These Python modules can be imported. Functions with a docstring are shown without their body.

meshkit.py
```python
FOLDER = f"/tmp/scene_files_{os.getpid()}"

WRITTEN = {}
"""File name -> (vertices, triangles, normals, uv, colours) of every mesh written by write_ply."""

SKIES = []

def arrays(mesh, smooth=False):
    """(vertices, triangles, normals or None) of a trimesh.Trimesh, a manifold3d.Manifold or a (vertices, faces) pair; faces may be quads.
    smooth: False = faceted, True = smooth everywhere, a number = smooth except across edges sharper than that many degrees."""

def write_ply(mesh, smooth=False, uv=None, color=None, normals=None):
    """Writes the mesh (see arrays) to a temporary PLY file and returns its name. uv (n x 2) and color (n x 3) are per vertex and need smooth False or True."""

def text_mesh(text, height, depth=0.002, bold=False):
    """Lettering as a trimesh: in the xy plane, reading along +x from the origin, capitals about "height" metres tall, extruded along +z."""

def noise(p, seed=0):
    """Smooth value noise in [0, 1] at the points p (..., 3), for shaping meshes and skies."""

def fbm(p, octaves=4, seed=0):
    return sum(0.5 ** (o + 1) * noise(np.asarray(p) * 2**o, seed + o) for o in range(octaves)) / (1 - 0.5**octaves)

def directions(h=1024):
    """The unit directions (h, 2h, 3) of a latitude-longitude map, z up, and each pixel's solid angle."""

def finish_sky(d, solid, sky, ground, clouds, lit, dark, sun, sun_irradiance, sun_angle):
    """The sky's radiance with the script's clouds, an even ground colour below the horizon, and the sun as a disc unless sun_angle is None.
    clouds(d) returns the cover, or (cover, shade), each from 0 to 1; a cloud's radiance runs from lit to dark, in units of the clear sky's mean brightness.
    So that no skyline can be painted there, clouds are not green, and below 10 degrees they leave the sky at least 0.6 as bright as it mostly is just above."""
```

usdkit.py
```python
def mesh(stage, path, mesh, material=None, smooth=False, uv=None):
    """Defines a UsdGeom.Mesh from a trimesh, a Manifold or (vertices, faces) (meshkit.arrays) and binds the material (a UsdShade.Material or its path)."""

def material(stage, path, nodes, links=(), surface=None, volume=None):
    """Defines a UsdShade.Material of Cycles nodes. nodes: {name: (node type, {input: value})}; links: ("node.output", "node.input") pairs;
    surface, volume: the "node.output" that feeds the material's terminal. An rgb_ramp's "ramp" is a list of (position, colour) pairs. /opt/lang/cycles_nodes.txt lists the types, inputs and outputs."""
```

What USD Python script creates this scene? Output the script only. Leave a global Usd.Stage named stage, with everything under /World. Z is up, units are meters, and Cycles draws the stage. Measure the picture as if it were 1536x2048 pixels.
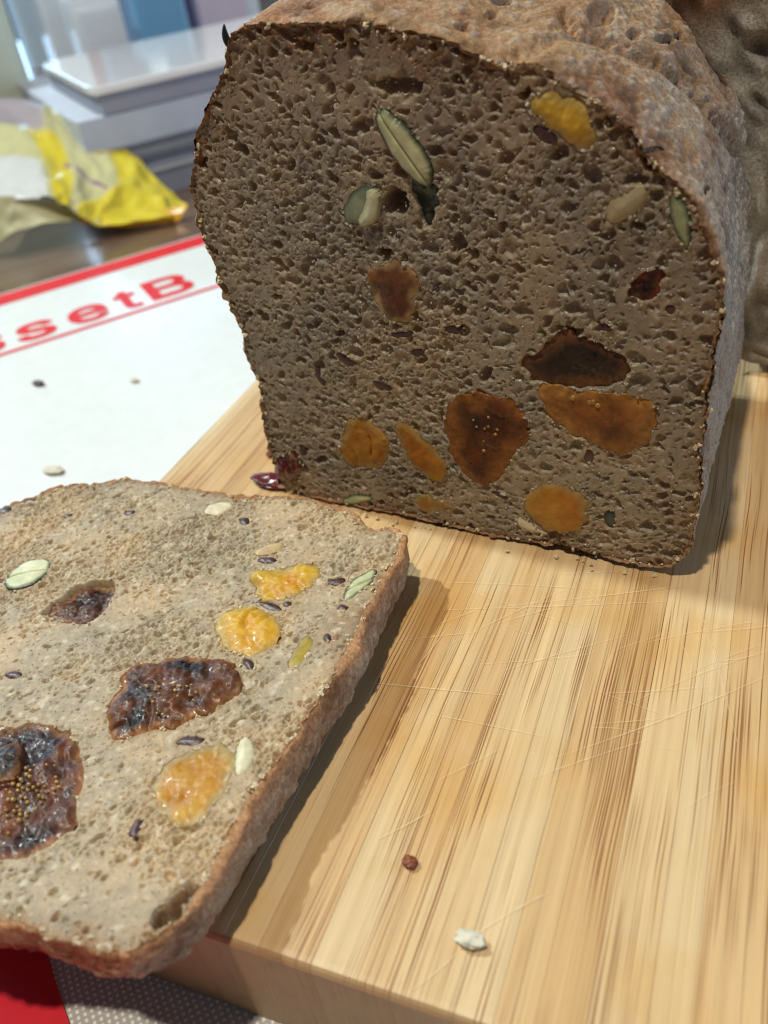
import math, numpy as np, trimesh, usdkit, meshkit
from scipy import ndimage as ndi
from scipy.spatial import cKDTree
from shapely.geometry import Polygon, Point
from shapely import contains_xy
from pxr import Usd, UsdGeom, UsdLux, UsdShade, Gf, Sdf, Vt

stage = Usd.Stage.CreateInMemory()
UsdGeom.SetStageUpAxis(stage, 'Z'); UsdGeom.SetStageMetersPerUnit(stage, 1.0)
UsdGeom.Xform.Define(stage, '/World')
S = 0.11                      # camera height above the board, metres
# ------------------------------------------------------------------ camera
F = 1750.0; CX, CY = 768.0, 1024.0
Yc = np.array([872, -1444, F]); Yc /= np.linalg.norm(Yc)
Xc = -np.array([-4428, -554, F]); Xc -= Xc @ Yc * Yc; Xc /= np.linalg.norm(Xc)
Zc = np.cross(Xc, Yc)
R = np.stack([Xc, Yc, Zc])
EYE = np.array([0, 0, S])
cam = UsdGeom.Camera.Define(stage, '/World/camera')
m = np.eye(4); m[0, :3] = R[:, 0]; m[1, :3] = -R[:, 1]; m[2, :3] = -R[:, 2]; m[3, :3] = EYE
cam.AddTransformOp().Set(Gf.Matrix4d(*m.ravel().tolist()))
cam.CreateHorizontalApertureAttr(36.0); cam.CreateVerticalApertureAttr(48.0)
FL = 36.0 * F / 1536
cam.CreateFocalLengthAttr(FL); cam.CreateFStopAttr(FL / 1.6); cam.CreateFocusDistanceAttr(0.149)
cam.CreateClippingRangeAttr(Gf.Vec2f(0.01, 100)); cam.CreateExposureAttr(0.0)

def ray(px, py): return R @ np.array([px - CX, py - CY, F])
def gnd(px, py, z=0.0):
    d = ray(px, py); return EYE + d * ((z - S) / d[2])
def vert(px, py, p0, n):
    d = ray(px, py); return EYE + d * (((p0 - EYE) @ n) / (d @ n))
def proj(P):
    c = (np.asarray(P) - EYE) @ R
    return np.stack([CX + F * c[..., 0] / c[..., 2], CY + F * c[..., 1] / c[..., 2]], -1)

# ------------------------------------------------------------------ lights
def look_at(xf, pos, at):
    z = np.asarray(pos, float) - np.asarray(at, float); z /= np.linalg.norm(z)
    x = np.cross([0, 0, 1.0], z); x = x / np.linalg.norm(x) if np.linalg.norm(x) > 1e-6 else np.array([1., 0, 0])
    y = np.cross(z, x); mm = np.eye(4); mm[0, :3], mm[1, :3], mm[2, :3], mm[3, :3] = x, y, z, pos
    xf.AddTransformOp().Set(Gf.Matrix4d(*mm.ravel().tolist()))
def spot(name, pos, power, col, r):
    l = UsdLux.DiskLight.Define(stage, '/World/' + name); look_at(l, pos, (-.05, .10, 0))
    l.CreateRadiusAttr(r); l.CreateIntensityAttr(power); l.CreateColorAttr(Gf.Vec3f(*col)); l.CreateNormalizeAttr(True)
def win(name, pos, at, w, h, inten, col):
    l = UsdLux.RectLight.Define(stage, '/World/' + name); look_at(l, pos, at)
    l.CreateWidthAttr(w); l.CreateHeightAttr(h); l.CreateIntensityAttr(inten); l.CreateColorAttr(Gf.Vec3f(*col)); l.CreateNormalizeAttr(False)
spot('ceiling_lamp', (-1.05, .31, 1.35), 6.4, (.88, 1, .96), .030)
spot('ceiling_lamp_001', (-.135, -.23, 1.43), 4.9, (1, .88, .68), .030)
win('window_light', (-2.35, 2.35, .62), (-.3, .4, 0), 1.15, 1.05, 6.0, (.46, .72, 1.0))
win('window_light_001', (2.0, .75, .55), (0, .15, 0), 1.0, .8, 7.0, (.60, .77, 1.0))
win('window_light_002', (-2.4, 1.0, .75), (-.5, .5, 0), 1.0, .9, 5.4, (.52, .77, 1.0))  # added rect light that brightens the background stack; no known window there
dome = UsdLux.DomeLight.Define(stage, '/World/room_light')
usdkit.material(stage, '/World/Looks/room', {'b': ('background_shader', {'color': (.70, .82, 1.0), 'strength': .095})}, [], surface='b.background')
UsdShade.MaterialBindingAPI.Apply(dome.GetPrim()).Bind(UsdShade.Material.Get(stage, '/World/Looks/room'))

# ------------------------------------------------------------------ helpers
names = {}
def fresh(parent, name):
    k = (parent, name); n = names.get(k, -1) + 1; names[k] = n
    return f'{parent}/{name}' if n == 0 else f'{parent}/{name}_{n:03d}'
def tag(prim, **kw):
    for k, v in kw.items():
        if v: prim.SetCustomDataByKey(k, v)
def thing(name, loc, label, category, group=None):
    p = fresh('/World', name); x = UsdGeom.Xform.Define(stage, p)
    x.AddTranslateOp().Set(Gf.Vec3d(*map(float, loc)))
    tag(x.GetPrim(), label=label, category=category, group=group)
    ORI[p] = np.asarray(loc, float)
    return p
ORI = {}
def add(parent, name, mesh, mat, smooth=False, tint=None, **kw):
    """One Mesh prim; mesh in world coordinates, stored relative to its thing's origin."""
    path = fresh(parent or '/World', name)
    v, f = (mesh.vertices, mesh.faces) if hasattr(mesh, 'vertices') else mesh[:2]
    top = '/'.join(path.split('/')[:3])
    o = ORI.get(top, np.zeros(3)) if parent else np.zeros(3)
    g = usdkit.mesh(stage, path, (np.asarray(v) - o, np.asarray(f)), M[mat], smooth)
    if tint is not None:
        UsdGeom.PrimvarsAPI(g).CreatePrimvar('tint', Sdf.ValueTypeNames.Color3fArray, 'vertex').Set(Vt.Vec3fArray.FromNumpy(np.asarray(tint, np.float32)))
    tag(g.GetPrim(), **kw)
    return path
def gfield(rng, shape, sig):
    a = ndi.gaussian_filter(rng.standard_normal(shape), sig, mode='wrap'); return a / (a.std() + 1e-12)
def chaikin(p, n=2):
    p = np.asarray(p, float)
    for _ in range(n):
        q = np.roll(p, -1, 0); p = np.stack([.75 * p + .25 * q, .25 * p + .75 * q], 1).reshape(-1, 2)
    return p
def resample(p, n):
    p = np.vstack([p, p[:1]]); s = np.r_[0, np.cumsum(np.linalg.norm(np.diff(p, axis=0), axis=1))]
    t = np.linspace(0, s[-1], n, endpoint=False); return np.stack([np.interp(t, s, p[:, k]) for k in range(2)], 1)
def ellipse(c, a, b, ang, n=24, rng=None, rough=.0, power=1.0):
    t = np.linspace(0, 2 * np.pi, n, endpoint=False); r = 1 + (rough * rng.standard_normal(n) if rng is not None else 0)
    x, y = a * np.sign(np.cos(t)) * abs(np.cos(t)) ** power * r, b * np.sin(t) * r; ca, sa = math.cos(ang), math.sin(ang)
    return np.stack([c[0] + ca * x - sa * y, c[1] + sa * x + ca * y], 1)

# ------------------------------------------------------------------ materials
M = {}
def mat(name, base=(.5, .5, .5), rough=.5, tint=False, vary=(.85, 1.15), vscale=900, bump=None, sss=0, sssr=(.002, .0008, .0003), spec=.5, rough_vary=None, coat=0, trans=0, metallic=0, sheen=0, alpha=None, transl=0):
    n, l = {'g': ('geometry', {}), 'p': ('principled_bsdf', dict(roughness=rough, specular_ior_level=spec, metallic=metallic))}, []
    if tint: n['base'] = ('attribute', {'attribute': 'tint'}); src = 'base.color'
    else: n['base'] = ('color', {'value': base}); src = 'base.color'
    n['vn'] = ('noise_texture', {'scale': vscale, 'detail': 4.0, 'roughness': .6}); l.append(('g.position', 'vn.vector'))
    n['vr'] = ('map_range', {'from_min': .3, 'from_max': .7, 'to_min': vary[0], 'to_max': vary[1]}); l.append(('vn.fac', 'vr.value'))
    n['vm'] = ('vector_math', {'math_type': 'scale'}); l += [(src, 'vm.vector1'), ('vr.result', 'vm.scale'), ('vm.vector', 'p.base_color')]
    if bump:
        sc, dist, st = bump
        n['bn'] = ('noise_texture', {'scale': sc, 'detail': 3.0, 'roughness': .6}); l.append(('g.position', 'bn.vector'))
        n['bp'] = ('bump', {'strength': st, 'distance': dist}); l += [('bn.fac', 'bp.height'), ('bp.normal', 'p.normal')]
    if rough_vary:
        n['rn'] = ('noise_texture', {'scale': rough_vary[0], 'detail': 2.0}); l.append(('g.position', 'rn.vector'))
        n['rr'] = ('map_range', {'from_min': .35, 'from_max': .65, 'to_min': rough_vary[1], 'to_max': rough_vary[2], 'clamp': True}); l += [('rn.fac', 'rr.value'), ('rr.result', 'p.roughness')]
    if sss: n['p'][1].update(subsurface_weight=sss, subsurface_radius=tuple(x / max(sssr) for x in sssr), subsurface_scale=max(sssr))
    if coat: n['p'][1].update(coat_weight=coat, coat_roughness=.08)
    if trans: n['p'][1].update(transmission_weight=trans)
    if sheen: n['p'][1].update(sheen_weight=sheen)
    surf = 'p.BSDF'
    if transl:
        n['tl'] = ('translucent_bsdf', {}); n['mt'] = ('mix_closure', {'fac': transl}); l += [('vm.vector', 'tl.color'), ('p.BSDF', 'mt.closure1'), ('tl.BSDF', 'mt.closure2')]; surf = 'mt.closure'
    if alpha is not None:
        n['t'] = ('transparent_bsdf', {}); n['mx'] = ('mix_closure', {'fac': alpha}); l += [('t.BSDF', 'mx.closure1'), ('p.BSDF', 'mx.closure2')]; surf = 'mx.closure'
    M[name] = usdkit.material(stage, '/World/Looks/' + name, n, l, surface=surf)
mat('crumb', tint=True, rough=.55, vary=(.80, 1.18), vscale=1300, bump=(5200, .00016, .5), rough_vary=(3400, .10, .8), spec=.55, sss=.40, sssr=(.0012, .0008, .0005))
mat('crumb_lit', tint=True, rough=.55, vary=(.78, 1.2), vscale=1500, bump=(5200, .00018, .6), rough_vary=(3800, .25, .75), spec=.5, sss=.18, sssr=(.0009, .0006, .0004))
mat('crust', tint=True, rough=.62, vary=(.55, 1.45), vscale=1900, bump=(3800, .00030, .8), rough_vary=(1500, .38, .8), spec=.45)
mat('apricot', tint=True, rough=.22, vary=(.8, 1.2), vscale=500, bump=(1500, .00018, .3), sss=.5, sssr=(.003, .0012, .0003), coat=.05, rough_vary=(1300, .25, .65), spec=.4)
mat('fig', tint=True, rough=.3, vary=(.55, 1.4), vscale=420, bump=(1300, .00025, .4), sss=.08, sssr=(.002, .0006, .0002), rough_vary=(1500, .2, .7), spec=.38)
mat('fig_seed', (.42, .20, .045), .3, vary=(.45, 1.5), vscale=260, coat=.4, sss=.3)
mat('seed', tint=True, rough=.42, vary=(.82, 1.15), vscale=700, bump=(1500, .00015, .35), spec=.4)
mat('flax', (.060, .026, .028), .38, vary=(.6, 1.4), vscale=700, bump=(1500, .00015, .4))
mat('skin_dark', (.012, .016, .016), .35)
mat('red_fruit', (.075, .008, .008), .22, vary=(.4, 1.6), vscale=500, bump=(1400, .0003, .5), coat=.5)
mat('mid_crumb', (.43, .375, .285), .5, vary=(.6, 1.35), vscale=300, sss=.3)
mat('pale_crumb', (.58, .48, .32), .6, vary=(.8, 1.2))
mat('white_crumb', (.60, .57, .47), .6, vary=(.85, 1.15))
mat('brown_crumb', (.20, .055, .02), .5)
mat('mat_red', (.62, .010, .028), .42, vary=(.93, 1.05), vscale=120, bump=(2500, .00005, .25))
mat('mat_print', (.66, .016, .030), .45, vary=(.95, 1.05), vscale=120)
mat('film', tint=True, rough=.26, vary=(.93, 1.07), vscale=60, spec=.6, coat=.5, transl=.35)
mat('paper_olive', (.40, .38, .22), .6, vary=(.9, 1.1), vscale=80)
mat('strip_orange', (.66, .33, .03), .35, vary=(.9, 1.1), vscale=80)
mat('box_white', (.78, .80, .84), .12, vary=(.97, 1.03), vscale=40, coat=.6)
mat('box_side_shaded', (.27, .29, .38), .45, vary=(.95, 1.05), vscale=40)  # shade on the white box's side, put into its colour
mat('carton_green', (.60, .68, .58), .5, vary=(.96, 1.04), vscale=15)
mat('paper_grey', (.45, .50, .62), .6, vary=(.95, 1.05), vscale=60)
mat('paper_dark', (.24, .25, .29), .5, vary=(.9, 1.1), vscale=60)
mat('paper_mid', (.42, .43, .47), .55, vary=(.9, 1.1), vscale=60)
mat('ceramic_white', (.90, .92, .95), .15, coat=.5, transl=.45)
mat('plastic_blue', (.06, .20, .58), .35)
mat('glass_blue', (.16, .38, .62), .2, coat=.5)
mat('plastic_red', (.26, .03, .07), .35)
mat('plastic_dark', (.09, .12, .22), .3)
mat('pale_blue', (.50, .68, .86), .4)
mat('panel_lilac', (.64, .56, .68), .5)
mat('jam', (.10, .008, .006), .15, vary=(.6, 1.4), vscale=500, coat=.6, bump=(1200, .0003, .5))
mat('scratch', (.80, .66, .44), .6, alpha=.36)

def wood_board(name, seed, base, dark, streak):
    """Bamboo: long fine dark vascular lines in clusters along y, soft brown bands, honey stains."""
    n = {'g': ('geometry', {}), 'wn': ('noise_texture', {'scale': 14.0, 'detail': 2.0}), 'wr': ('map_range', {'from_min': .3, 'from_max': .7, 'to_min': -.0006, 'to_max': .0006}),
         'sx': ('separate_xyz', {}), 'xa': ('math', {'math_type': 'add'}), 'cb': ('color', {'value': base}), 'p': ('principled_bsdf', {'specular_ior_level': .4})}
    l = [('g.position', 'wn.vector'), ('wn.fac', 'wr.value'), ('g.position', 'sx.vector'), ('sx.x', 'xa.value1'), ('wr.result', 'xa.value2')]
    def lines(k, per_m, ylen, lo, hi, halfw):
        n.update({k + 's': ('math', {'math_type': 'multiply', 'value2': per_m}), k + 'f': ('math', {'math_type': 'floor'}), k + 't': ('math', {'math_type': 'fraction'}),
                  k + 'c': ('math', {'math_type': 'multiply_add', 'value2': 7.31, 'value3': seed * 3.17}), k + 'y': ('math', {'math_type': 'multiply', 'value2': ylen}), k + 'v': ('combine_xyz', {}),
                  k + 'n': ('noise_texture', {'scale': 1.0, 'detail': 1.5, 'roughness': .6}), k + 'r': ('map_range', {'from_min': lo, 'from_max': hi, 'to_min': 0.0, 'to_max': 1.0, 'clamp': True}),
                  k + 'd': ('math', {'math_type': 'subtract', 'value2': .5}), k + 'a': ('math', {'math_type': 'absolute'}), k + 'w': ('map_range', {'from_min': halfw, 'from_max': halfw * .45, 'to_min': 0.0, 'to_max': 1.0, 'clamp': True}), k + 'm': ('math', {'math_type': 'multiply'})})
        l.extend([('xa.value', k + 's.value1'), (k + 's.value', k + 'f.value1'), (k + 's.value', k + 't.value1'), (k + 'f.value', k + 'c.value1'), ('sx.y', k + 'y.value1'), (k + 'c.value', k + 'v.x'), (k + 'y.value', k + 'v.y'),
                  (k + 'v.vector', k + 'n.vector'), (k + 'n.fac', k + 'r.value'), (k + 't.value', k + 'd.value1'), (k + 'd.value', k + 'a.value1'), (k + 'a.value', k + 'w.value'), (k + 'r.result', k + 'm.value1'), (k + 'w.result', k + 'm.value2')])
    lines('la', 2700.0, 24.0, streak - .05, streak + .05, .36); lines('lb', 1900.0, 17.0, streak - .03, streak + .07, .34); lines('lc', 700.0, 8.0, streak - .05, streak + .14, .5)
    n.update({'map4': ('mapping', {'location': (seed * .21, 0, 0), 'scale': (1.0, .12, 1.0)}), 'n4': ('noise_texture', {'scale': 210.0, 'detail': 2.0}), 'r4': ('map_range', {'from_min': .42, 'from_max': .58, 'to_min': .15, 'to_max': 1.0, 'clamp': True}),
         'mx1': ('math', {'math_type': 'maximum'}), 'fa': ('math', {'math_type': 'multiply'}), 'fc': ('math', {'math_type': 'multiply', 'value2': .32}),
         'map2': ('mapping', {'location': (seed * .11, 0, 0), 'scale': (1.0, .02, 1.0)}), 'n2': ('noise_texture', {'scale': 700.0, 'detail': 4.0, 'roughness': .6}), 'r2': ('map_range', {'from_min': .3, 'from_max': .7, 'to_min': .88, 'to_max': 1.10}),
         'n3': ('noise_texture', {'scale': 34.0, 'detail': 4.0}), 'r3': ('rgb_ramp', {'ramp': [(0, (1, 1, 1)), (.50, (1, 1, 1)), (.64, (.96, .84, .62)), (1, (.9, .7, .45))]}),
         'm0': ('vector_math', {'math_type': 'scale'}), 'm1': ('vector_math', {'math_type': 'multiply'}), 'mb': ('mix', {'color2': (.42, .235, .095)}), 'mx': ('mix', {'color2': dark}),
         'sn': ('separate_xyz', {}), 'en': ('map_range', {'from_min': -.35, 'from_max': -.85, 'to_min': 0.0, 'to_max': .8, 'clamp': True}), 'eg': ('mix', {'color2': (.36, .235, .125)}),
         'rr': ('map_range', {'from_min': .3, 'from_max': .7, 'to_min': .34, 'to_max': .52}), 'bp': ('bump', {'strength': .3, 'distance': .00008, 'invert': True})})
    l.extend([('g.position', 'map4.vector'), ('map4.vector', 'n4.vector'), ('n4.fac', 'r4.value'), ('lam.value', 'mx1.value1'), ('lbm.value', 'mx1.value2'), ('mx1.value', 'fa.value1'), ('r4.result', 'fa.value2'), ('lcm.value', 'fc.value1'),
         ('g.position', 'map2.vector'), ('map2.vector', 'n2.vector'), ('n2.fac', 'r2.value'), ('g.position', 'n3.vector'), ('n3.fac', 'r3.fac'), ('cb.color', 'm0.vector1'), ('r2.result', 'm0.scale'),
         ('m0.vector', 'm1.vector1'), ('r3.color', 'm1.vector2'), ('m1.vector', 'mb.color1'), ('fc.value', 'mb.fac'), ('mb.color', 'mx.color1'), ('fa.value', 'mx.fac'), ('g.normal', 'sn.vector'), ('sn.y', 'en.value'), ('mx.color', 'eg.color1'), ('en.result', 'eg.fac'), ('eg.color', 'p.base_color'),
         ('n2.fac', 'rr.value'), ('rr.result', 'p.roughness'), ('fa.value', 'bp.height'), ('bp.normal', 'p.normal')])
    M[name] = usdkit.material(stage, '/World/Looks/' + name, n, l, surface='p.BSDF')
BW = [((.585, .395, .20), .53), ((.615, .44, .24), .56), ((.54, .35, .165), .505), ((.595, .405, .21), .54), ((.62, .46, .265), .57), ((.555, .365, .178), .515)]
for i, (b, s) in enumerate(BW): wood_board(f'bamboo_{i}', i * 7 + 3, b, (.26, .115, .042), s)

def mesh_mat():
    n = {'g': ('geometry', {}), 'rot': ('vector_rotate', {'rotate_type': 'z_axis', 'angle': -.864}),
         'w1': ('wave_texture', {'bands_direction': 'x', 'scale': 310.0}), 'w2': ('wave_texture', {'bands_direction': 'y', 'scale': 310.0}),
         'mu': ('math', {'math_type': 'multiply'}), 'r': ('rgb_ramp', {'ramp': [(0, (.42, .42, .42)), (.35, (.52, .52, .51)), (.8, (.80, .80, .78)), (1, (.84, .84, .82))]}),
         'bp': ('bump', {'strength': .5, 'distance': .0003}), 'p': ('principled_bsdf', {'roughness': .4, 'coat_weight': .2, 'coat_roughness': .25})}
    l = [('g.position', 'rot.vector'), ('rot.vector', 'w1.vector'), ('rot.vector', 'w2.vector'), ('w1.fac', 'mu.value1'), ('w2.fac', 'mu.value2'),
         ('mu.value', 'r.fac'), ('r.color', 'p.base_color'), ('mu.value', 'bp.height'), ('bp.normal', 'p.normal')]
    M['mat_mesh'] = usdkit.material(stage, '/World/Looks/mat_mesh', n, l, surface='p.BSDF')
mesh_mat()
mat('mat_white', (.71, .755, .79), .38, vary=(.97, 1.03), vscale=200, bump=(2500, .00005, .2), coat=.15)
def table_mat():
    n = {'g': ('geometry', {}), 'rot': ('vector_rotate', {'rotate_type': 'z_axis', 'angle': -.864}), 'map': ('mapping', {'scale': (.05, 1, 1)}),
         'n1': ('noise_texture', {'scale': 140.0, 'detail': 5.0, 'roughness': .65}), 'r': ('rgb_ramp', {'ramp': [(0, (.06, .036, .027)), (.45, (.12, .075, .052)), (.6, (.17, .11, .078)), (1, (.22, .15, .11))]}),
         'p': ('principled_bsdf', {'roughness': .22, 'coat_weight': .4, 'coat_roughness': .12})}
    l = [('g.position', 'rot.vector'), ('rot.vector', 'map.vector'), ('map.vector', 'n1.vector'), ('n1.fac', 'r.fac'), ('r.color', 'p.base_color')]
    M['table_wood'] = usdkit.material(stage, '/World/Looks/table_wood', n, l, surface='p.BSDF')
table_mat()

# ------------------------------------------------------------------ setting: table and the table's own axes
ZB = -.2 * S                       # underside of the board
ZM = ZB                            # top of the baking mat
ZT = ZM - .0012                    # table top
U = np.array([.65, .76, 0]); U /= np.linalg.norm(U); T = np.array([-U[1], U[0], 0])     # along the mat's print, and away from us
def box_uvt(o, u0, u1, t0, t1, z0, z1):
    b = trimesh.creation.box([u1 - u0, t1 - t0, z1 - z0]); b.apply_translation([(u0 + u1) / 2, (t0 + t1) / 2, (z0 + z1) / 2])
    mm = np.eye(4); mm[:3, 0], mm[:3, 1], mm[:3, 3] = U, T, o; b.apply_transform(mm); return b
def rounded(o, u0, u1, t0, t1, z0, z1, r, rz):
    """Box with rounded vertical corners and chamfered top edges, in the table's axes."""
    a = Polygon([(u0, t0), (u1, t0), (u1, t1), (u0, t1)]).buffer(-r).buffer(r, 6)
    lay = [(a, z0), (a, z1 - rz), (a.buffer(-rz * .3), z1 - rz * .3), (a.buffer(-rz), z1)]
    pts = [np.array(resample(np.array(p.exterior.coords)[:-1], 64)) for p, _ in lay]
    pts = [p if i == 0 else p for i, p in enumerate(pts)]
    v = np.vstack([np.c_[p, np.full(64, z)] for p, (_, z) in zip(pts, lay)]); f = []
    for k in range(3):
        i = np.arange(64); j = (i + 1) % 64; f += [np.c_[k * 64 + i, k * 64 + j, k * 64 + 64 + j], np.c_[k * 64 + i, k * 64 + 64 + j, k * 64 + 64 + i]]
    c0, c1 = len(v), len(v) + 1; v = np.vstack([v, [*pts[0].mean(0), z0], [*pts[-1].mean(0), z1]])
    i = np.arange(64); j = (i + 1) % 64; f += [np.c_[j, i, np.full(64, c0)], np.c_[192 + i, 192 + j, np.full(64, c1)]]
    return np.asarray(o) + v[:, :1] * U + v[:, 1:2] * T + v[:, 2:] * [0, 0, 1], np.vstack(f)
tb = box_uvt([0, 0, 0], -1.0, 1.6, -.6, 1.5, ZT - .03, ZT)
add(None, 'table', tb, 'table_wood', kind='structure')

# ------------------------------------------------------------------ baking mat with its print
o = gnd(0, 612, ZM); uo = lambda p: (np.asarray(p) - o) @ U; to = lambda p: (np.asarray(p) - o) @ T
bm = thing('baking_mat', [*gnd(0, 711, ZM)[:2], ZT], 'white silicone baking mat with red border and red lettering under the cutting board', 'baking mat')
tb0 = to(gnd(0, 711, ZM)); t1 = 0.0
tend = to(gnd(0, 589, ZM))
split_t = to(gnd(310, 1930, ZM)) ; MU0, MU1 = -.16, .24
def sheet(poly_ut, z0, z1):
    g = trimesh.creation.extrude_polygon(Polygon(poly_ut), z1 - z0, engine='earcut'); v = np.array(g.vertices)
    g.vertices = o * [1, 1, 0] + v[:, :1] * U + v[:, 1:2] * T + (v[:, 2:] + z0) * [0, 0, 1]; return g
rb = [(uo(gnd(105, 1945, ZM)), to(gnd(105, 1945, ZM))), (uo(gnd(140, 2048, ZM)), to(gnd(140, 2048, ZM)))]
tsplit = min(r[1] for r in rb) + .075
add(bm, 'mat_sheet', sheet([(MU0, tsplit), (MU1, tsplit), (MU1, tend), (MU0, tend)], ZT + .0001, ZM), 'mat_white')
add(bm, 'mesh_border', sheet([(MU0, tsplit - .16), (MU1, tsplit - .16), (MU1, tsplit - .0003), (MU0, tsplit - .0003)], ZT + .0001, ZM), 'mat_mesh')
add(bm, 'red_band', sheet([(MU0 + .002, t1), (uo(gnd(380, 504, ZM)) + .22, t1), (uo(gnd(380, 504, ZM)) + .22, to(gnd(0, 592, ZM))), (MU0 + .002, to(gnd(0, 592, ZM)))], ZM + .0001, ZM + .0003), 'mat_print')
add(bm, 'red_line', sheet([(MU0 + .002, tb0 - .0012), (MU1 - .01, tb0 - .0012), (MU1 - .01, tb0 + .0012), (MU0 + .002, tb0 + .0012)], ZM + .0001, ZM + .0003), 'mat_print')
# red corner block: its right edge runs through two points on the mat
e = np.array(rb[1]) - np.array(rb[0]); e /= np.linalg.norm(e); p0 = np.array(rb[0]); nrm = np.array([-e[1], e[0]])
if (np.array([uo(gnd(0, 2000, ZM)), to(gnd(0, 2000, ZM))]) - p0) @ nrm < 0: nrm = -nrm
add(bm, 'red_block', sheet([tuple(p0 - e * .03), tuple(p0 + e * .10), tuple(p0 + e * .10 + nrm * .09), tuple(p0 - e * .03 + nrm * .09)], ZM + .0001, ZM + .0004), 'mat_red')
# lettering "ssetB": each glyph stands on the print line
cap = (to(gnd(255, 563, ZM)) - to(gnd(300, 600, ZM)))
for ch, (x, y), wd in [('s', (-50, 702), 60), ('s', (35, 680), 80), ('e', (140, 645), 80), ('t', (240, 617), 45), ('B', (305, 600), 90)]:
    a = gnd(x, y, ZM); ua = uo(a); u2 = uo(gnd(x + wd, y - wd * .29, ZM))
    g = meshkit.text_mesh(ch, 1.0, depth=1.0, bold=True); v = np.array(g.vertices)
    v[:, 0] = (v[:, 0] - v[:, 0].min()) / np.ptp(v[:, 0]) * (u2 - ua) + ua
    hgt = .0235 if ch in 'B' else None
    v[:, 1] = v[:, 1] * .0225 + tb0 + .0062; z = v[:, 2]
    g.vertices = o * [1, 1, 0] + v[:, :1] * U + v[:, 1:2] * T + ((z / max(z.max(), 1e-9)) * .0002 + ZM + .0001)[:, None] * [0, 0, 1]
    add(bm, 'letter', g, 'mat_print')

# ------------------------------------------------------------------ cutting board of bamboo strips
xl, yf = -1.172 * S, .381 * S
cb = thing('cutting_board', [xl, yf, ZB], 'thick bamboo cutting board of narrow laminated strips with knife marks', 'cutting board')
rng = np.random.default_rng(5)
yb_ = .36; x = xl; k = 0
while x < .20:
    w = float(rng.choice([.0046, .0052, .0058, .0064, .0076])); z1 = float(rng.normal(0, .00002)); x1 = x + w - .00002
    c, r = .00007, .0011
    rl = .004 if k == 0 else c
    # profile in (x, z), chamfered upper edges; front upper edge rounded too
    prof = [(x, ZB), (x1, ZB), (x1, z1 - c), (x1 - c, z1), (x + rl, z1), (x + rl * .3, z1 - rl * .3), (x, z1 - rl)]
    rings = [(0.0, -r * 1.0, 0), (0.0003, -r * .45, 0), (r * .6, -r * .08, 0), (r * 1.3, 0, 0), (yb_ - yf, 0, 0)]
    v = []
    for dy, dz, _ in rings:
        for (px_, pz_) in prof: v.append((px_, yf + dy, pz_ + (dz if pz_ > ZB / 2 else 0)))
    n_ = len(prof); f = []
    for a in range(len(rings) - 1):
        for b in range(n_):
            q = (b + 1) % n_; f += [(a * n_ + b, a * n_ + q, a * n_ + n_ + q), (a * n_ + b, a * n_ + n_ + q, a * n_ + n_ + b)]
    for b in range(1, n_ - 1): f += [(0, b + 1, b), ((len(rings) - 1) * n_, (len(rings) - 1) * n_ + b, (len(rings) - 1) * n_ + b + 1)]
    f = np.array(f)[:, ::-1]
    add(cb, 'bamboo_strip', (np.array(v), f), f'bamboo_{int(rng.integers(6))}')
    x += w; k += 1
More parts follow.
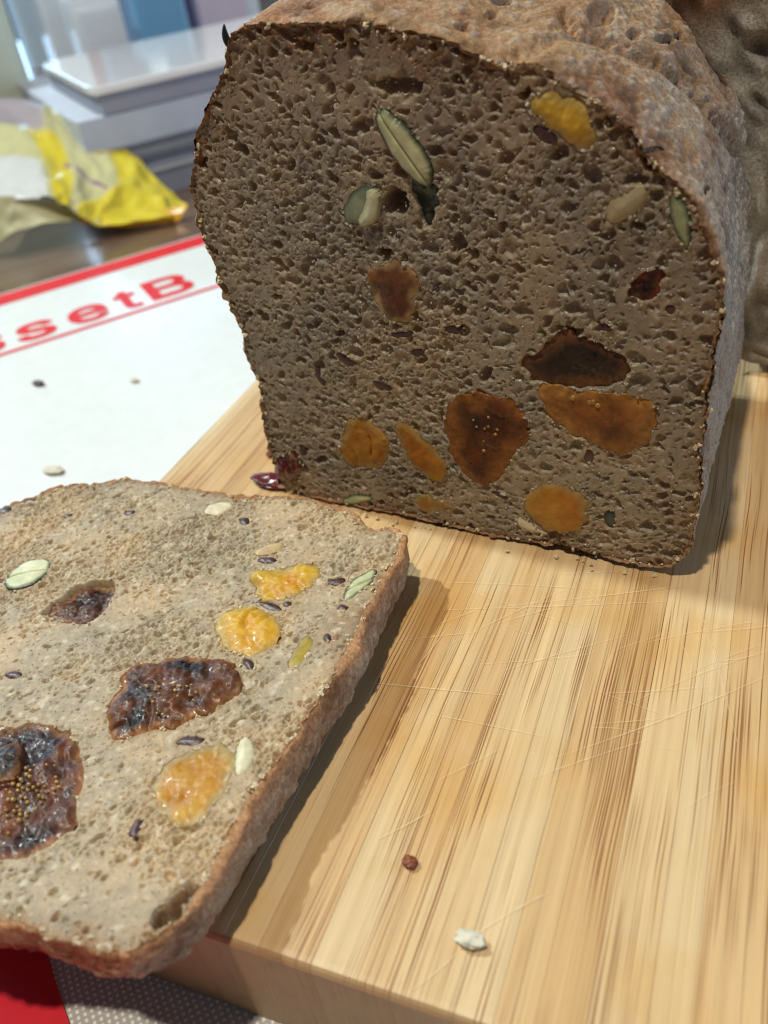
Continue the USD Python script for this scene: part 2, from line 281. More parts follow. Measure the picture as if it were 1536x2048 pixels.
def scratch(p, q, w, bend=.002, n=14, zz=.00022):
    a, b = gnd(*p)[:2], gnd(*q)[:2]; t = np.linspace(0, 1, n)[:, None]; d = (b - a) / np.linalg.norm(b - a); nn = np.array([-d[1], d[0]])
    c = a + (b - a) * t + nn * bend * np.sin(t * np.pi); ww = w * (.35 + .65 * rng.random((n, 1))) * np.sin(np.pi * np.clip(t, .04, .96)) ** .4
    v = np.vstack([np.c_[c - nn * ww / 2, np.full(n, zz)], np.c_[c + nn * ww / 2, np.full(n, zz)]]); i = np.arange(n - 1)
    return v, np.vstack([np.c_[i, i + 1, n + i + 1], np.c_[i, n + i + 1, n + i]])
SC = [((930, 1885), (1100, 1785), .0004), ((820, 1985), (930, 1890), .0003), ((1100, 1520), (1530, 1355), .00028), ((690, 1362), (1010, 1392), .0003), ((845, 1165), (1200, 1180), .00022),
      ((870, 1222), (1330, 1205), .0002), ((1385, 1180), (1475, 1490), .00028), ((1395, 1190), (1460, 1420), .0002), ((1000, 1345), (1260, 1270), .0002), ((900, 1290), (1130, 1180), .0002), ((820, 1350), (900, 1250), .0002),
      ((1120, 1130), (1240, 1240), .00018), ((930, 1180), (1180, 1260), .00018), ((755, 1680), (860, 1625), .0003), ((860, 1430), (1090, 1475), .0002), ((1230, 1420), (1536, 1300), .00018), ((1000, 1215), (1400, 1170), .00018), ((990, 1250), (1190, 1200), .00018),
      ((1340, 1250), (1420, 1390), .0002), ((960, 1330), (1180, 1310), .00015), ((1280, 1290), (1536, 1240), .00015), ((760, 1290), (960, 1265), .00018), ((1060, 1560), (1300, 1480), .0002), ((880, 1560), (1000, 1500), .0002), ((1100, 1150), (1380, 1135), .00018)]
for _ in range(12):
    a = np.array([rng.uniform(880, 1500), rng.uniform(1150, 1650)]); ln = rng.uniform(50, 240); an = rng.normal(-.12, .25)
    SC.append((tuple(a), tuple(a + ln * np.array([math.cos(an), math.sin(an)])), rng.uniform(.0001, .0002)))
vs, fs, n0 = [], [], 0
for p, q, w in SC:
    v, f = scratch(p, q, w, bend=rng.normal(0, .0003), zz=.00020 + .000002 * n0 / 28); vs.append(v); fs.append(f + n0); n0 += len(v)
add(cb, 'knife_marks', (np.vstack(vs), np.vstack(fs)), 'scratch', kind='stuff', label='thin pale knife scratches across the grain of the board')

# ------------------------------------------------------------------ bread: cut surfaces as height fields
class Plane:
    def __init__(s, o, a, b): s.o, s.a, s.b = np.array(o, float), np.array(a, float) / np.linalg.norm(a), np.array(b, float) / np.linalg.norm(b); s.n = np.cross(s.a, s.b)
    def px(s, p):
        p = np.atleast_2d(np.asarray(p, float)); out = []
        for q in p: w = vert(q[0], q[1], s.o, s.n) - s.o; out.append((w @ s.a, w @ s.b))
        return np.array(out)
    def at(s, ab, h): return s.o + ab[..., :1] * s.a + ab[..., 1:2] * s.b + np.asarray(h)[..., None] * s.n
class Cut:
    """A cut face of bread: regular grid of heights over an outline."""
    def __init__(s, plane, outline, dx, seed):
        s.P, s.out, s.dx, s.rng = plane, outline, dx, np.random.default_rng(seed)
        lo, hi = outline.min(0) - 3 * dx, outline.max(0) + 3 * dx
        s.lo = lo; s.nx, s.ny = ((hi - lo) / dx).astype(int) + 1
        s.A, s.B = np.meshgrid(lo[0] + np.arange(s.nx) * dx, lo[1] + np.arange(s.ny) * dx)
        s.mask = contains_xy(Polygon(outline), s.A, s.B)
        s.edge = ndi.distance_transform_edt(s.mask) * dx
        s.jx, s.jy = gfield(s.rng, s.A.shape, .0006 / dx) * .00025, gfield(s.rng, s.A.shape, .0006 / dx) * .00025
        s.h = np.zeros(s.A.shape); s.inc = np.zeros(s.A.shape, bool); s.incd = np.full(s.A.shape, 1.0)
    def pores(s, spec, warp=.00024, flat=1.5, lean=0.0):
        """Round and oval cells packed side by side, largest first, each with a steep wall and a bowl."""
        sh = s.A.shape; wx, wy = gfield(s.rng, sh, .00045 / s.dx) * warp, gfield(s.rng, sh, .00045 / s.dx) * warp
        X, Y = s.A + wx, s.B + wy; hh = np.zeros(sh); occ = np.zeros(sh, bool); lo, hi = s.out.min(0), s.out.max(0)
        ring = np.stack([np.cos(np.arange(8) * np.pi / 4), np.sin(np.arange(8) * np.pi / 4)], 1)
        for tries, r0, r1, dep, pack in spec:
            rr = np.sort(r0 * (r1 / r0) ** (s.rng.random(tries) ** 1.3))[::-1]; c = s.rng.uniform(lo, hi, (tries, 2)); el = s.rng.uniform(1, flat, tries); an = s.rng.normal(lean, .5, tries)
            ij = ((c - s.lo) / s.dx).astype(int).clip(0, [s.nx - 1, s.ny - 1]); ok = s.mask[ij[:, 1], ij[:, 0]]
            for k in np.nonzero(ok)[0]:
                r, e = rr[k], math.sqrt(el[k]); q = np.vstack([[[0, 0]], ring]) * r * pack; ca, sa = math.cos(an[k]), math.sin(an[k]); q = np.stack([q[:, 0] * e * ca - q[:, 1] / e * sa, q[:, 0] * e * sa + q[:, 1] / e * ca], 1) + c[k]
                jj = ((q - s.lo) / s.dx).astype(int).clip(0, [s.nx - 1, s.ny - 1])
                if occ[jj[:, 1], jj[:, 0]].any(): continue
                s._pit(hh, occ, X, Y, c[k, 0], c[k, 1], r * e, r / e, an[k], dep * r * s.rng.uniform(.28, 1.15))
        s.h = np.minimum(s.h, hh)
    def _pit(s, hh, occ, X, Y, cx, cy, ra, rb, a, d):
        m_ = ra * 1.3 + .0006; i0, i1 = int((cy - m_ - s.lo[1]) / s.dx), int((cy + m_ - s.lo[1]) / s.dx) + 2; j0, j1 = int((cx - m_ - s.lo[0]) / s.dx), int((cx + m_ - s.lo[0]) / s.dx) + 2
        i0, j0 = max(i0, 0), max(j0, 0)
        if i1 <= i0 or j1 <= j0 or i0 >= s.ny or j0 >= s.nx: return
        x, y = X[i0:i1, j0:j1] - cx, Y[i0:i1, j0:j1] - cy; ca, sa = math.cos(a), math.sin(a)
        q = ((ca * x + sa * y) / ra) ** 2 + ((-sa * x + ca * y) / rb) ** 2
        hh[i0:i1, j0:j1] = np.minimum(hh[i0:i1, j0:j1], -d * np.sqrt(np.clip(1 - q, 0, 1)))
        occ[i0:i1, j0:j1] |= q < .9
    def hole(s, pts, depth):
        """A large torn cavity with the photograph's outline."""
        p = s.P.px(pts); mk = contains_xy(Polygon(chaikin(p)), s.A + s.jx, s.B + s.jy); d = ndi.distance_transform_edt(mk) * s.dx
        s.h = np.minimum(s.h, -depth * (1 - np.exp(-d / .0006)) * mk)
    def rough(s, amp, fine=.55):
        sh = s.A.shape
        s.h = s.h + amp * (fine * gfield(s.rng, sh, .00016 / s.dx) + .6 * gfield(s.rng, sh, .0005 / s.dx)) + amp * 1.6 * gfield(s.rng, sh, .004 / s.dx)
    def inclusion(s, parent, name, pts, matname, colors, h0=0.0, dome=.0006, dome_d=.0012, amp=.00015, sink=.0035, ab=None, skin=None, edge_lift=.00012, groove=None, crease=.0, label=None, rimd=.0014):
        p = chaikin(s.P.px(pts) if ab is None else ab, 2); c = p.mean(0)
        d_ = s.dx * .9; lo, hi = p.min(0) - 4 * d_, p.max(0) + 4 * d_; nx, ny = ((hi - lo) / d_).astype(int) + 1
        A, B = np.meshgrid(lo[0] + np.arange(nx) * d_, lo[1] + np.arange(ny) * d_); sh = A.shape
        gi = [(B - s.lo[1]) / s.dx, (A - s.lo[0]) / s.dx]; kj = .4 if skin else 1.15; j = [kj * ndi.map_coordinates(q_, gi, order=1, mode='nearest') for q_ in (s.jx, s.jy)]
        pol = Polygon(p); mk = contains_xy(pol.buffer(.00030), A + j[0], B + j[1]); d = ndi.distance_transform_edt(mk) * d_
        g1, g2, g3 = gfield(s.rng, sh, .0003 / d_), gfield(s.rng, sh, .0011 / d_), gfield(s.rng, sh, .0024 / d_)
        h = h0 - .00022 * np.exp(-d / .0003) + dome * (1 - np.exp(-d / dome_d)) + amp * (.28 * g1 + .9 * g2) * (.25 if skin else 1)
        if crease: h -= crease * np.exp(-(g3 / .35) ** 2) * np.clip(g2 + .6, 0, 1)
        if groove is not None:
            dr = groove; q = (A - c[0]) * -math.sin(dr) + (B - c[1]) * math.cos(dr); h -= .0004 * np.exp(-(q / .00022) ** 2)
        grown = ndi.binary_dilation(mk, iterations=2); h = np.where(mk, h, h0 - .0028)
        e = np.clip((d - .0003) / (skin[1] if skin else rimd) + .25 * g2 * (0 if skin else 1), 0, 1)[..., None]
        c0, c1, c2 = (np.array(q) for q in colors)      # rim, body, second body tone
        t = np.clip(.5 + .40 * g2 + .45 * g3, -.25, 1.25)[..., None]
        col = c0 * (1 - e) + (c1 * (1 - t) + c2 * t) * e
        f = grid_faces(grown); used, f = compact(f)
        v = s.P.at(np.stack([A, B], -1).reshape(-1, 2)[used], h.reshape(-1)[used])
        path = add(parent, name, (v, f), matname, smooth=True, tint=col.reshape(-1, 3)[used].clip(.003, .95), label=label)
        mk2 = contains_xy(pol, s.A + kj * s.jx, s.B + kj * s.jy); s.inc |= mk2
        din = ndi.distance_transform_edt(mk2) * s.dx; dout = ndi.distance_transform_edt(~mk2) * s.dx
        s.incd = np.minimum(s.incd, dout)
        s.h = np.where(mk2, np.minimum(s.h, -sink * np.clip((din - .0001) / .0006, 0, 1)), s.h * np.clip(.3 + dout / .0016, 0, 1) + edge_lift * np.exp(-dout / .0005))
        s.last = (p, c, h0 + dome)
        return path
    def seeds_in(s, parent, pts, n, r=(.0003, .00045), h=0.0005, spread=None):
        p = chaikin(s.P.px(pts)); pl = Polygon(p); lo, hi = p.min(0), p.max(0); vs, fs, k = [], [], 0; ic = trimesh.creation.icosphere(1); got = []; tries = 0
        while len(got) < n and tries < 4000:
            q = s.rng.uniform(lo, hi); tries += 1
            if contains_xy(pl, q[0], q[1]) and all((q[0] - g[0]) ** 2 + (q[1] - g[1]) ** 2 > (.00072) ** 2 for g in got):
                got.append(q); rr = s.rng.uniform(*r)
                vs.append(s.P.at(q[None], np.array([h + s.rng.uniform(-.0001, .0002)])) + ic.vertices @ np.diag([rr, rr * .9, rr * .95])); fs.append(ic.faces + k); k += len(ic.vertices)
        add(parent, 'fig_seeds', (np.vstack(vs), np.vstack(fs)), 'fig_seed', smooth=True, kind='stuff')
    def build(s, parent, base, rim, rimw, seed=0, label=None, topband=9.0, fleck=1.9, mt='crumb'):
        sh = s.A.shape; g1, g2, g3 = gfield(s.rng, sh, .0005 / s.dx), gfield(s.rng, sh, .003 / s.dx), gfield(s.rng, sh, .010 / s.dx)
        col = np.array(base)[None, None] * (1 + .08 * g1 + .07 * g2 + .05 * g3)[..., None]
        warm = np.clip(.45 + .55 * g2 + .3 * g3, 0, 1)[..., None] * .6; col = col * (1 - warm) + col * np.array([1.10, .95, .78]) * warm
        tp = np.clip((s.B - topband) / .008, 0, 1); e = np.exp(-(s.edge / (rimw * (1 + 1.8 * tp))) * (1 + .35 * g2).clip(.3, 2))[..., None] * np.clip(1 + .3 * g1, .4, 1.3)[..., None]
        col = col * (1 - e.clip(0, 1)) + np.array(rim) * e.clip(0, 1)
        w = (np.exp(-s.incd / .0012) * (1 - s.inc) * .45)[..., None]; wet = (np.exp(-s.incd / .0009) * (1 - s.inc) * np.clip(.15 + .30 * g2, 0, .6))[..., None]; col = col * (1 - w) + np.array([.46, .32, .17]) * w; col = col * (1 - wet) + np.array([.20, .115, .05]) * wet
        g4 = gfield(s.rng, sh, .0011 / s.dx); g5 = gfield(s.rng, sh, .0003 / s.dx); fl = (np.clip((g5 + .45 * g1 - fleck) / .7, 0, 1) * ~s.inc)[..., None] * .5; col = col * (1 - fl) + np.array([.62, .55, .43]) * fl
        br = (np.clip((g1 - .4 * g5 - fleck) / .6, 0, 1) * ~s.inc)[..., None] * .3; col = col * (1 - br) + np.array([.27, .16, .085]) * br
        s.h = s.h - .0004 * np.exp(-s.edge / .0006)
        f = grid_faces(s.mask); used, f = compact(f)
        v = s.P.at(np.stack([s.A, s.B], -1).reshape(-1, 2)[used], s.h.reshape(-1)[used])
        return add(parent, 'crumb', (v, f), mt, smooth=True, tint=col.reshape(-1, 3)[used].clip(.01, .95), label=label)
def grid_faces(mask):
    ny, nx = mask.shape; idx = np.arange(ny * nx).reshape(ny, nx); ok = mask[:-1, :-1] & mask[:-1, 1:] & mask[1:, :-1] & mask[1:, 1:]
    a, b, c, d = idx[:-1, :-1][ok], idx[:-1, 1:][ok], idx[1:, 1:][ok], idx[1:, :-1][ok]
    return np.vstack([np.c_[a, b, c], np.c_[a, c, d]])
def compact(f):
    used, inv = np.unique(f, return_inverse=True); return used, inv.reshape(f.shape)
def granules(cut, parent, n, r, band, matname, name, seed, lift=.0001, ring=0, sub=1):
    rg = np.random.default_rng(seed); ok = np.argwhere(cut.mask & (cut.incd < ring) & ~cut.inc) if ring else np.argwhere(cut.mask & (cut.edge < band) & ~cut.inc) if band else np.argwhere(cut.mask & ~cut.inc)
    pick = ok[rg.choice(len(ok), n)]; base = trimesh.creation.icosphere(sub); vs, fs, k = [], [], 0
    for i, j in pick:
        q = cut.P.at(np.array([[cut.A[i, j], cut.B[i, j]]]), np.array([max(cut.h[i, j], -.0004) + lift]))
        s_ = rg.uniform(*r) * (.6 + .8 * rg.random(3)); v = base.vertices * (1 + .35 * rg.standard_normal((len(base.vertices), 1)).clip(-1.5, 1.5)) * s_
        vs.append(v + q); fs.append(base.faces + k); k += len(v)
    add(parent, name, (np.vstack(vs), np.vstack(fs)), matname, kind='stuff')

APR = ((.60, .36, .10), (.58, .20, .014), (.66, .29, .025))
APRD = ((.42, .24, .075), (.40, .135, .010), (.46, .19, .018))
FIG = ((.24, .085, .016), (.030, .008, .005), (.085, .022, .006))
FIGA = ((.32, .15, .035), (.11, .030, .008), (.20, .066, .012))
PRUNE = ((.15, .058, .020), (.010, .007, .007), (.022, .011, .009))
PUMP = ((.030, .050, .032), (.33, .36, .20), (.46, .46, .27))
TANSEED = ((.30, .24, .14), (.42, .36, .22), (.50, .43, .28))

# ---- the loaf's cut face
fp0, fpu = np.array([-.858, 1.241, 0]) * S, np.array([.705, -.086, 0])
FP = Plane(fp0, fpu, (0, 0, 1)); FP.n = np.cross(FP.a, FP.b)     # points towards us
FP.sweep = np.array([-.052, -.814, 0]) / np.hypot(.052, .814)   # the loaf runs straight back, the cut is a little askew
FACE_PX = [(562, 985), (548, 935), (532, 850), (518, 790), (498, 715), (475, 650), (450, 590), (428, 545), (410, 490), (396, 440), (386, 390), (384, 340), (390, 290), (405, 240), (418, 200), (432, 165), (445, 120), (452, 80), (472, 56), (505, 50), (560, 46), (630, 44), (700, 44), (770, 48), (830, 60), (875, 76), (915, 92), (955, 112), (1000, 122), (1050, 130), (1100, 142), (1150, 170), (1200, 205), (1250, 245), (1290, 290), (1330, 335), (1365, 380), (1400, 430), (1425, 475), (1440, 520),
           (1442, 570), (1440, 630), (1432, 700), (1425, 770), (1415, 850), (1406, 930), (1398, 1000), (1394, 1060), (1388, 1095), (1370, 1120), (1335, 1134), (1290, 1132), (1235, 1122), (1160, 1105), (1080, 1088), (1000, 1073), (920, 1058), (840, 1043), (760, 1026), (680, 1010), (610, 995)]
fo = FP.px(FACE_PX); fo[:, 1] = np.maximum(fo[:, 1], .0008); fo = resample(chaikin(fo, 1), 1100)
rgo = np.random.default_rng(3); nz = ndi.gaussian_filter1d(rgo.standard_normal((1100, 2)), 1.0, axis=0, mode='wrap') * .0003 + ndi.gaussian_filter1d(rgo.standard_normal((1100, 2)), 7, axis=0, mode='wrap') * .0016; fo = fo + nz * [1, .6]; fo[:, 1] = np.maximum(fo[:, 1], .0005)
face = Cut(FP, fo, .000175, 11)
LOAF = thing('loaf_of_bread', [*(fp0 + .5 * S * np.array([.8, .5, 0]))[:2], 0], 'brown fruit loaf standing with its cut face towards us, studded with apricots and figs', 'bread loaf')
face.pores([(260, .0009, .0015, 1.35, .8), (3000, .00042, .00100, 1.7, .82), (10000, .00022, .00044, 2.0, .88), (16000, .00013, .00024, 2.1, .95)], flat=1.9, lean=-.15)
face.rough(.00008, .95)
for pts, dp in [([(735, 172), (760, 158), (800, 153), (840, 163), (845, 180), (800, 186), (760, 184)], .0035), ([(588, 85), (612, 78), (628, 92), (622, 106), (598, 104)], .0025), ([(645, 172), (665, 168), (675, 182), (655, 192)], .0025),
                ([(700, 250), (716, 232), (733, 250), (728, 270), (705, 272)], .0025), ([(765, 385), (790, 370), (815, 385), (818, 425), (790, 435), (768, 425)], .006), ([(1285, 300), (1322, 300), (1330, 330), (1318, 350), (1290, 335)], .006),
                ([(530, 505), (560, 520), (585, 540), (570, 545), (535, 525)], .0022), ([(600, 530), (635, 515), (642, 525), (615, 540)], .0022), ([(755, 498), (780, 498), (782, 516), (758, 518)], .004), ([(900, 612), (925, 605), (935, 630), (915, 640), (898, 630)], .003),
                ([(1030, 180), (1055, 175), (1062, 195), (1040, 205)], .004), ([(1135, 180), (1170, 182), (1205, 200), (1195, 212), (1160, 200)], .002), ([(1375, 760), (1388, 762), (1392, 785), (1382, 792)], .003), ([(1105, 655), (1150, 650), (1170, 668), (1130, 680)], .004)]:
    face.hole(pts, dp)
fi = face.inclusion
fi(LOAF, 'apricot_piece', [(1060, 208), (1085, 188), (1120, 186), (1152, 208), (1174, 232), (1190, 268), (1188, 300), (1158, 298), (1125, 275), (1098, 243), (1070, 228)], 'apricot', APR, dome=.0004, label='deep orange apricot piece near the top right of the cut face')
fi(LOAF, 'pumpkin_seed', None, 'seed', PUMP, ab=ellipse(FP.px([(812, 298)])[0], *(np.array([72, 26]) / 1250 * S * 1.05), math.radians(-55) - .0, power=1), dome=.0012, dome_d=.0009, amp=.00008, skin=(0, .0006), groove=math.radians(-55), label='pale green pumpkin seed lying diagonally in the upper cut face')
fi(LOAF, 'pumpkin_seed', [(692, 442), (686, 420), (700, 388), (728, 366), (752, 372), (762, 398), (755, 428), (738, 448), (712, 448)], 'seed', ((.05, .07, .05), (.22, .25, .17), (.30, .32, .22)), dome=.0006, dome_d=.0008, skin=(0, .0007), crease=.0005)
fi(LOAF, 'seed_flesh', [(722, 448), (728, 428), (742, 404), (740, 378), (753, 378), (764, 402), (757, 430), (740, 446)], 'seed', ((.42, .43, .27), (.56, .56, .38), (.62, .60, .43)), h0=.0009, dome=.0005, skin=(0, .0004), sink=.0001, label='white flesh of the split seed beside the dark hole')
fi(LOAF, 'seed_skin', [(815, 352), (835, 345), (870, 365), (880, 385), (868, 425), (866, 455), (845, 455), (838, 420), (820, 385)], 'seed', ((.02, .03, .025), (.018, .026, .022), (.04, .05, .04)), h0=-.0008, dome=.0003, amp=.0004, label='crumpled dark green seed skin')
fi(LOAF, 'sunflower_seed', [(1212, 440), (1218, 415), (1250, 385), (1285, 370), (1300, 385), (1285, 412), (1250, 435), (1225, 448)], 'seed', TANSEED, dome=.0006, skin=(0, .0008), crease=.0003)
fi(LOAF, 'pumpkin_seed', [(1340, 395), (1352, 385), (1368, 398), (1380, 435), (1382, 475), (1375, 498), (1360, 485), (1345, 450), (1338, 420)], 'seed', PUMP, dome=.0005, skin=(0, .0007))
fi(LOAF, 'fig_piece', [(735, 560), (755, 535), (790, 518), (815, 530), (835, 560), (830, 600), (820, 640), (795, 648), (765, 625), (742, 595)], 'fig', ((.34, .22, .10), (.13, .045, .018), (.22, .09, .03)), dome=.0003)
fi(LOAF, 'raisin', [(1256, 590), (1265, 560), (1290, 537), (1318, 545), (1330, 570), (1318, 595), (1285, 605)], 'fig', ((.20, .04, .015), (.030, .006, .008), (.07, .012, .010)), h0=-.0006, dome=.0005)
fi(LOAF, 'prune_piece', [(1042, 722), (1050, 706), (1085, 704), (1098, 676), (1135, 662), (1172, 678), (1215, 690), (1248, 712), (1258, 738), (1250, 762), (1225, 776), (1170, 780), (1110, 774), (1066, 766), (1046, 744)], 'fig', PRUNE, h0=-.0006, dome=.0004, rimd=.0026)
f9 = [(1070, 770), (1110, 772), (1180, 784), (1250, 792), (1300, 800), (1316, 830), (1305, 878), (1255, 905), (1210, 898), (1150, 872), (1100, 842)]
q = fi(LOAF, 'fig_piece', f9, 'fig', FIGA, rimd=.004, dome=.0003); face.seeds_in(q, [(1135, 785), (1235, 795), (1240, 825), (1150, 800)], 4, r=(.0005, .0006), h=.0002)
f10 = [(885, 850), (900, 810), (935, 784), (985, 790), (1030, 805), (1062, 850), (1055, 885), (1020, 915), (1000, 955), (970, 975), (935, 960), (905, 915)]
q = fi(LOAF, 'fig_piece', f10, 'fig', FIG, rimd=.0042, dome=.0004, crease=.00025); face.seeds_in(q, [(940, 820), (1010, 830), (1000, 900), (950, 900)], 10, r=(.00025, .0004), h=.0002)
fi(LOAF, 'apricot_piece', [(672, 900), (690, 880), (690, 845), (715, 836), (750, 848), (770, 875), (780, 912), (760, 938), (720, 935), (690, 922)], 'apricot', APRD, dome=.0005, crease=.0007, label='orange apricot piece left of a narrower one low on the cut face')
fi(LOAF, 'apricot_piece', [(788, 850), (805, 845), (830, 862), (865, 890), (890, 925), (888, 962), (865, 965), (835, 940), (810, 905), (795, 880)], 'apricot', APRD, dome=.0004, crease=.0004)
fi(LOAF, 'apricot_piece', [(1044, 1010), (1055, 985), (1090, 968), (1130, 972), (1165, 992), (1178, 1025), (1160, 1055), (1110, 1064), (1065, 1048)], 'apricot', APRD, dome=.0007, label='round amber apricot slice near the bottom edge of the cut face')
fi(LOAF, 'apricot_piece', [(825, 998), (860, 992), (900, 1005), (905, 1018), (875, 1027), (840, 1018)], 'apricot', APRD, dome=.0004)
fi(LOAF, 'pumpkin_seed', [(682, 1000), (705, 989), (735, 990), (748, 998), (720, 1008), (695, 1008)], 'seed', PUMP, dome=.0006, skin=(0, .0005))
fi(LOAF, 'cherry', [(550, 930), (560, 910), (580, 903), (600, 915), (604, 940), (592, 962), (565, 965), (552, 950)], 'red_fruit', ((.06, .01, .008), (.03, .006, .006), (.05, .01, .008)), dome=.0012, dome_d=.002, amp=.0003)
fi(LOAF, 'seed_skin', [(1206, 1025), (1222, 1018), (1232, 1035), (1225, 1056), (1210, 1050)], 'seed', ((.03, .04, .035), (.02, .03, .03), (.05, .06, .05)), h0=-.0003, dome=.0003)
fi(LOAF, 'almond_piece', [(1030, 1040), (1045, 1036), (1070, 1055), (1100, 1068), (1070, 1066), (1042, 1056)], 'seed', ((.5, .43, .28), (.58, .5, .34), (.62, .55, .4)), dome=.0003, skin=(0, .0005))
for (x_, y_, a, b, an) in [(907, 661, 18, 8, 0), (640, 755, 10, 20, .2), (800, 670, 22, 6, .1), (835, 705, 16, 8, .3), (1178, 912, 10, 14, 0), (765, 772, 24, 7, -.2), (690, 718, 22, 9, -.5), (1090, 270, 20, 10, -.5), (1210, 655, 12, 7, 0), (605, 905, 10, 12, 0), (1340, 620, 8, 10, .4), (1000, 990, 18, 6, -.2)]:
    fi(LOAF, 'flax_seed', None, 'flax', ((.05, .02, .02),) * 3, ab=ellipse(FP.px([(x_, y_)])[0], a / 1250 * S * 1.1, b / 1250 * S * 1.1, an, 12), h0=-.0002, dome=.0003, dome_d=.0005, amp=.00003, sink=.001, skin=(0, .0004))
face.build(LOAF, (.305, .260, .203), (.21, .105, .04), .0017, topband=.068)  # same bread as the slice, coloured darker for the dimmer light on this face
sh_ = trimesh.creation.icosphere(2); sh_.vertices = sh_.vertices * [.0024, .0005, .0007]; sh_.vertices[:, 2] += .0012 * (sh_.vertices[:, 0] / .0024) ** 2; sh_.apply_transform(trimesh.transformations.rotation_matrix(math.radians(-62), [0, -1, 0])); sh_.apply_translation(FP.at(FP.px([(449, 88)]), np.array([-.001]))[0])
add(LOAF, 'seed_skin', sh_, 'skin_dark', smooth=True, label='dark shard of seed skin sticking out of the upper left crust')
granules(face, LOAF, 2600, (.00007, .00019), None, 'mid_crumb', 'crumb_grains', 21, lift=.00004, sub=0)
granules(face, LOAF, 330, (.00010, .00030), None, 'mid_crumb', 'fruit_edge_crumbs', 41, ring=.0006)
granules(face, LOAF, 130, (.00018, .00042), .0009, 'pale_crumb', 'crust_crumbs', 22)

# ---- crust swept back from a cut outline
def dense_noise(rng, sh, sigs):
    return [ndi.gaussian_filter(rng.standard_normal(sh), s_, mode=('wrap', 'nearest')) for s_ in sigs]
def unit(a): return a / a.std()
def crust(parent, outline, plane, depth, step, seed, bulge=None, pits=(), creases=(), rag=.0005, amp=1.0, cols=None, flour=None, endcap=True, close_front=False):
    rg = np.random.default_rng(seed); N = len(outline); m_ = int(depth / step) + 1; w = np.linspace(0, depth, m_)
    tang = np.roll(outline, -1, 0) - np.roll(outline, 1, 0); nrm_ = np.stack([tang[:, 1], -tang[:, 0]], 1); nrm_ /= np.linalg.norm(nrm_, axis=1, keepdims=True)
    ar = np.sum(outline[:, 0] * np.roll(outline[:, 1], -1) - np.roll(outline[:, 0], -1) * outline[:, 1])
    if ar < 0: nrm_ = -nrm_
    nrm_ = np.stack([ndi.gaussian_filter1d(nrm_[:, k], 6, mode='wrap') for k in range(2)], 1); nrm_ /= np.linalg.norm(nrm_, axis=1, keepdims=True)
    ds = np.linalg.norm(tang, axis=1).mean() / 2; sh = (N, m_)
    smooth_out = np.stack([ndi.gaussian_filter1d(outline[:, k], 10, mode='wrap') for k in range(2)], 1)
    g = [unit(ndi.gaussian_filter(rg.standard_normal(sh), (s_ / ds, s_ / step), mode=('wrap', 'nearest'))) for s_ in (.00035, .0010, .0028, .007)]
    fade = 1 - np.exp(-w / .0015)
    disp = amp * (.00012 * g[0] + .00013 * g[1] + .00020 * g[2] + .0004 * g[3] - .0004 * np.clip(g[1] - 1.5, 0, 2)) * (.35 + .65 * fade)[None]
    if bulge is not None: disp = disp + bulge(outline, w[None, :], nrm_)
    k_ = np.clip(w / .004, 0, 1)[None, :, None]
    ring = outline[:, None, :] * (1 - k_) + smooth_out[:, None, :] * k_ + nrm_[:, None, :] * disp[..., None]
    wz = -w[None, :] + np.exp(-w / .001)[None] * rag * unit(ndi.gaussian_filter1d(rg.standard_normal(N), 2.5, mode='wrap'))[:, None]
    ring[:, 0] = outline - nrm_ * .0013; wz[:, 0] = -.0016; ring[:, 1] = outline - nrm_ * .00015; wz[:, 1] = .0001 + rag * .45 * unit(ndi.gaussian_filter1d(rg.standard_normal(N), 1.2, mode='wrap') + 1.5 * ndi.gaussian_filter1d(rg.standard_normal(N), 6, mode='wrap'))
    if plane is TOP: wz = wz * (1 + .27 * np.clip((-.75 * S - outline[:, :1]) / (.3 * S), 0, 1))      # the slice is thicker at its far side, where it rests on the board
    P3 = (plane.at(ring.reshape(-1, 2), np.zeros(N * m_)) + wz.reshape(-1, 1) * getattr(plane, 'sweep', plane.n)).reshape(N, m_, 3)
    n3 = nrm_[:, 0, None] * plane.a + nrm_[:, 1, None] * plane.b
    vis = ((EYE - P3) * n3[:, None, :]).sum(-1) > 0
    pp = proj(P3); dsum = np.zeros(sh)
    for (x_, y_, rx, ry, dp) in pits:
        q = ((pp[..., 0] - x_) / rx) ** 2 + ((pp[..., 1] - y_) / ry) ** 2; dsum += dp * vis * np.clip(1 - q ** 1.5, 0, 1)
    for pts, wd, dp in creases:
        pts = np.array(pts, float); best = np.full(sh, 1e9)
        for a, b in zip(pts[:-1], pts[1:]):
            ab = b - a; t = np.clip(((pp - a) @ ab) / (ab @ ab), 0, 1); best = np.minimum(best, np.linalg.norm(pp - a - t[..., None] * ab, axis=-1))
        dsum += dp * vis * np.exp(-(best / wd) ** 2)
    P3 = P3 - n3[:, None, :] * dsum[..., None]; P3[..., 2] = np.maximum(P3[..., 2], .00015 + .00003 * (g[1] + 3)) if plane is not TOP else P3[..., 2]
    i, j = np.meshgrid(np.arange(N), np.arange(m_ - 1), indexing='ij'); i2 = (i + 1) % N; a, b, c, d = i * m_ + j, i2 * m_ + j, i2 * m_ + j + 1, i * m_ + j + 1
    f = np.vstack([np.c_[a.ravel(), b.ravel(), c.ravel()], np.c_[a.ravel(), c.ravel(), d.ravel()]])
    if ar > 0: pass
    v = P3.reshape(-1, 3)
    if ar < 0: f = f[:, ::-1]
    f = f[:, ::-1]
    ct = cols(outline, w, nrm_, g, P3)
    if close_front:
        tz = np.clip((outline[:, 1] / S - .48) / .14, 0, 1)[:, None, None]; two = np.array([.31, .29, .26]) * (1 - tz) + np.array([.15, .070, .032]) * tz; ct = ct * .3 + .7 * two * (1 + .2 * g[1])[..., None]
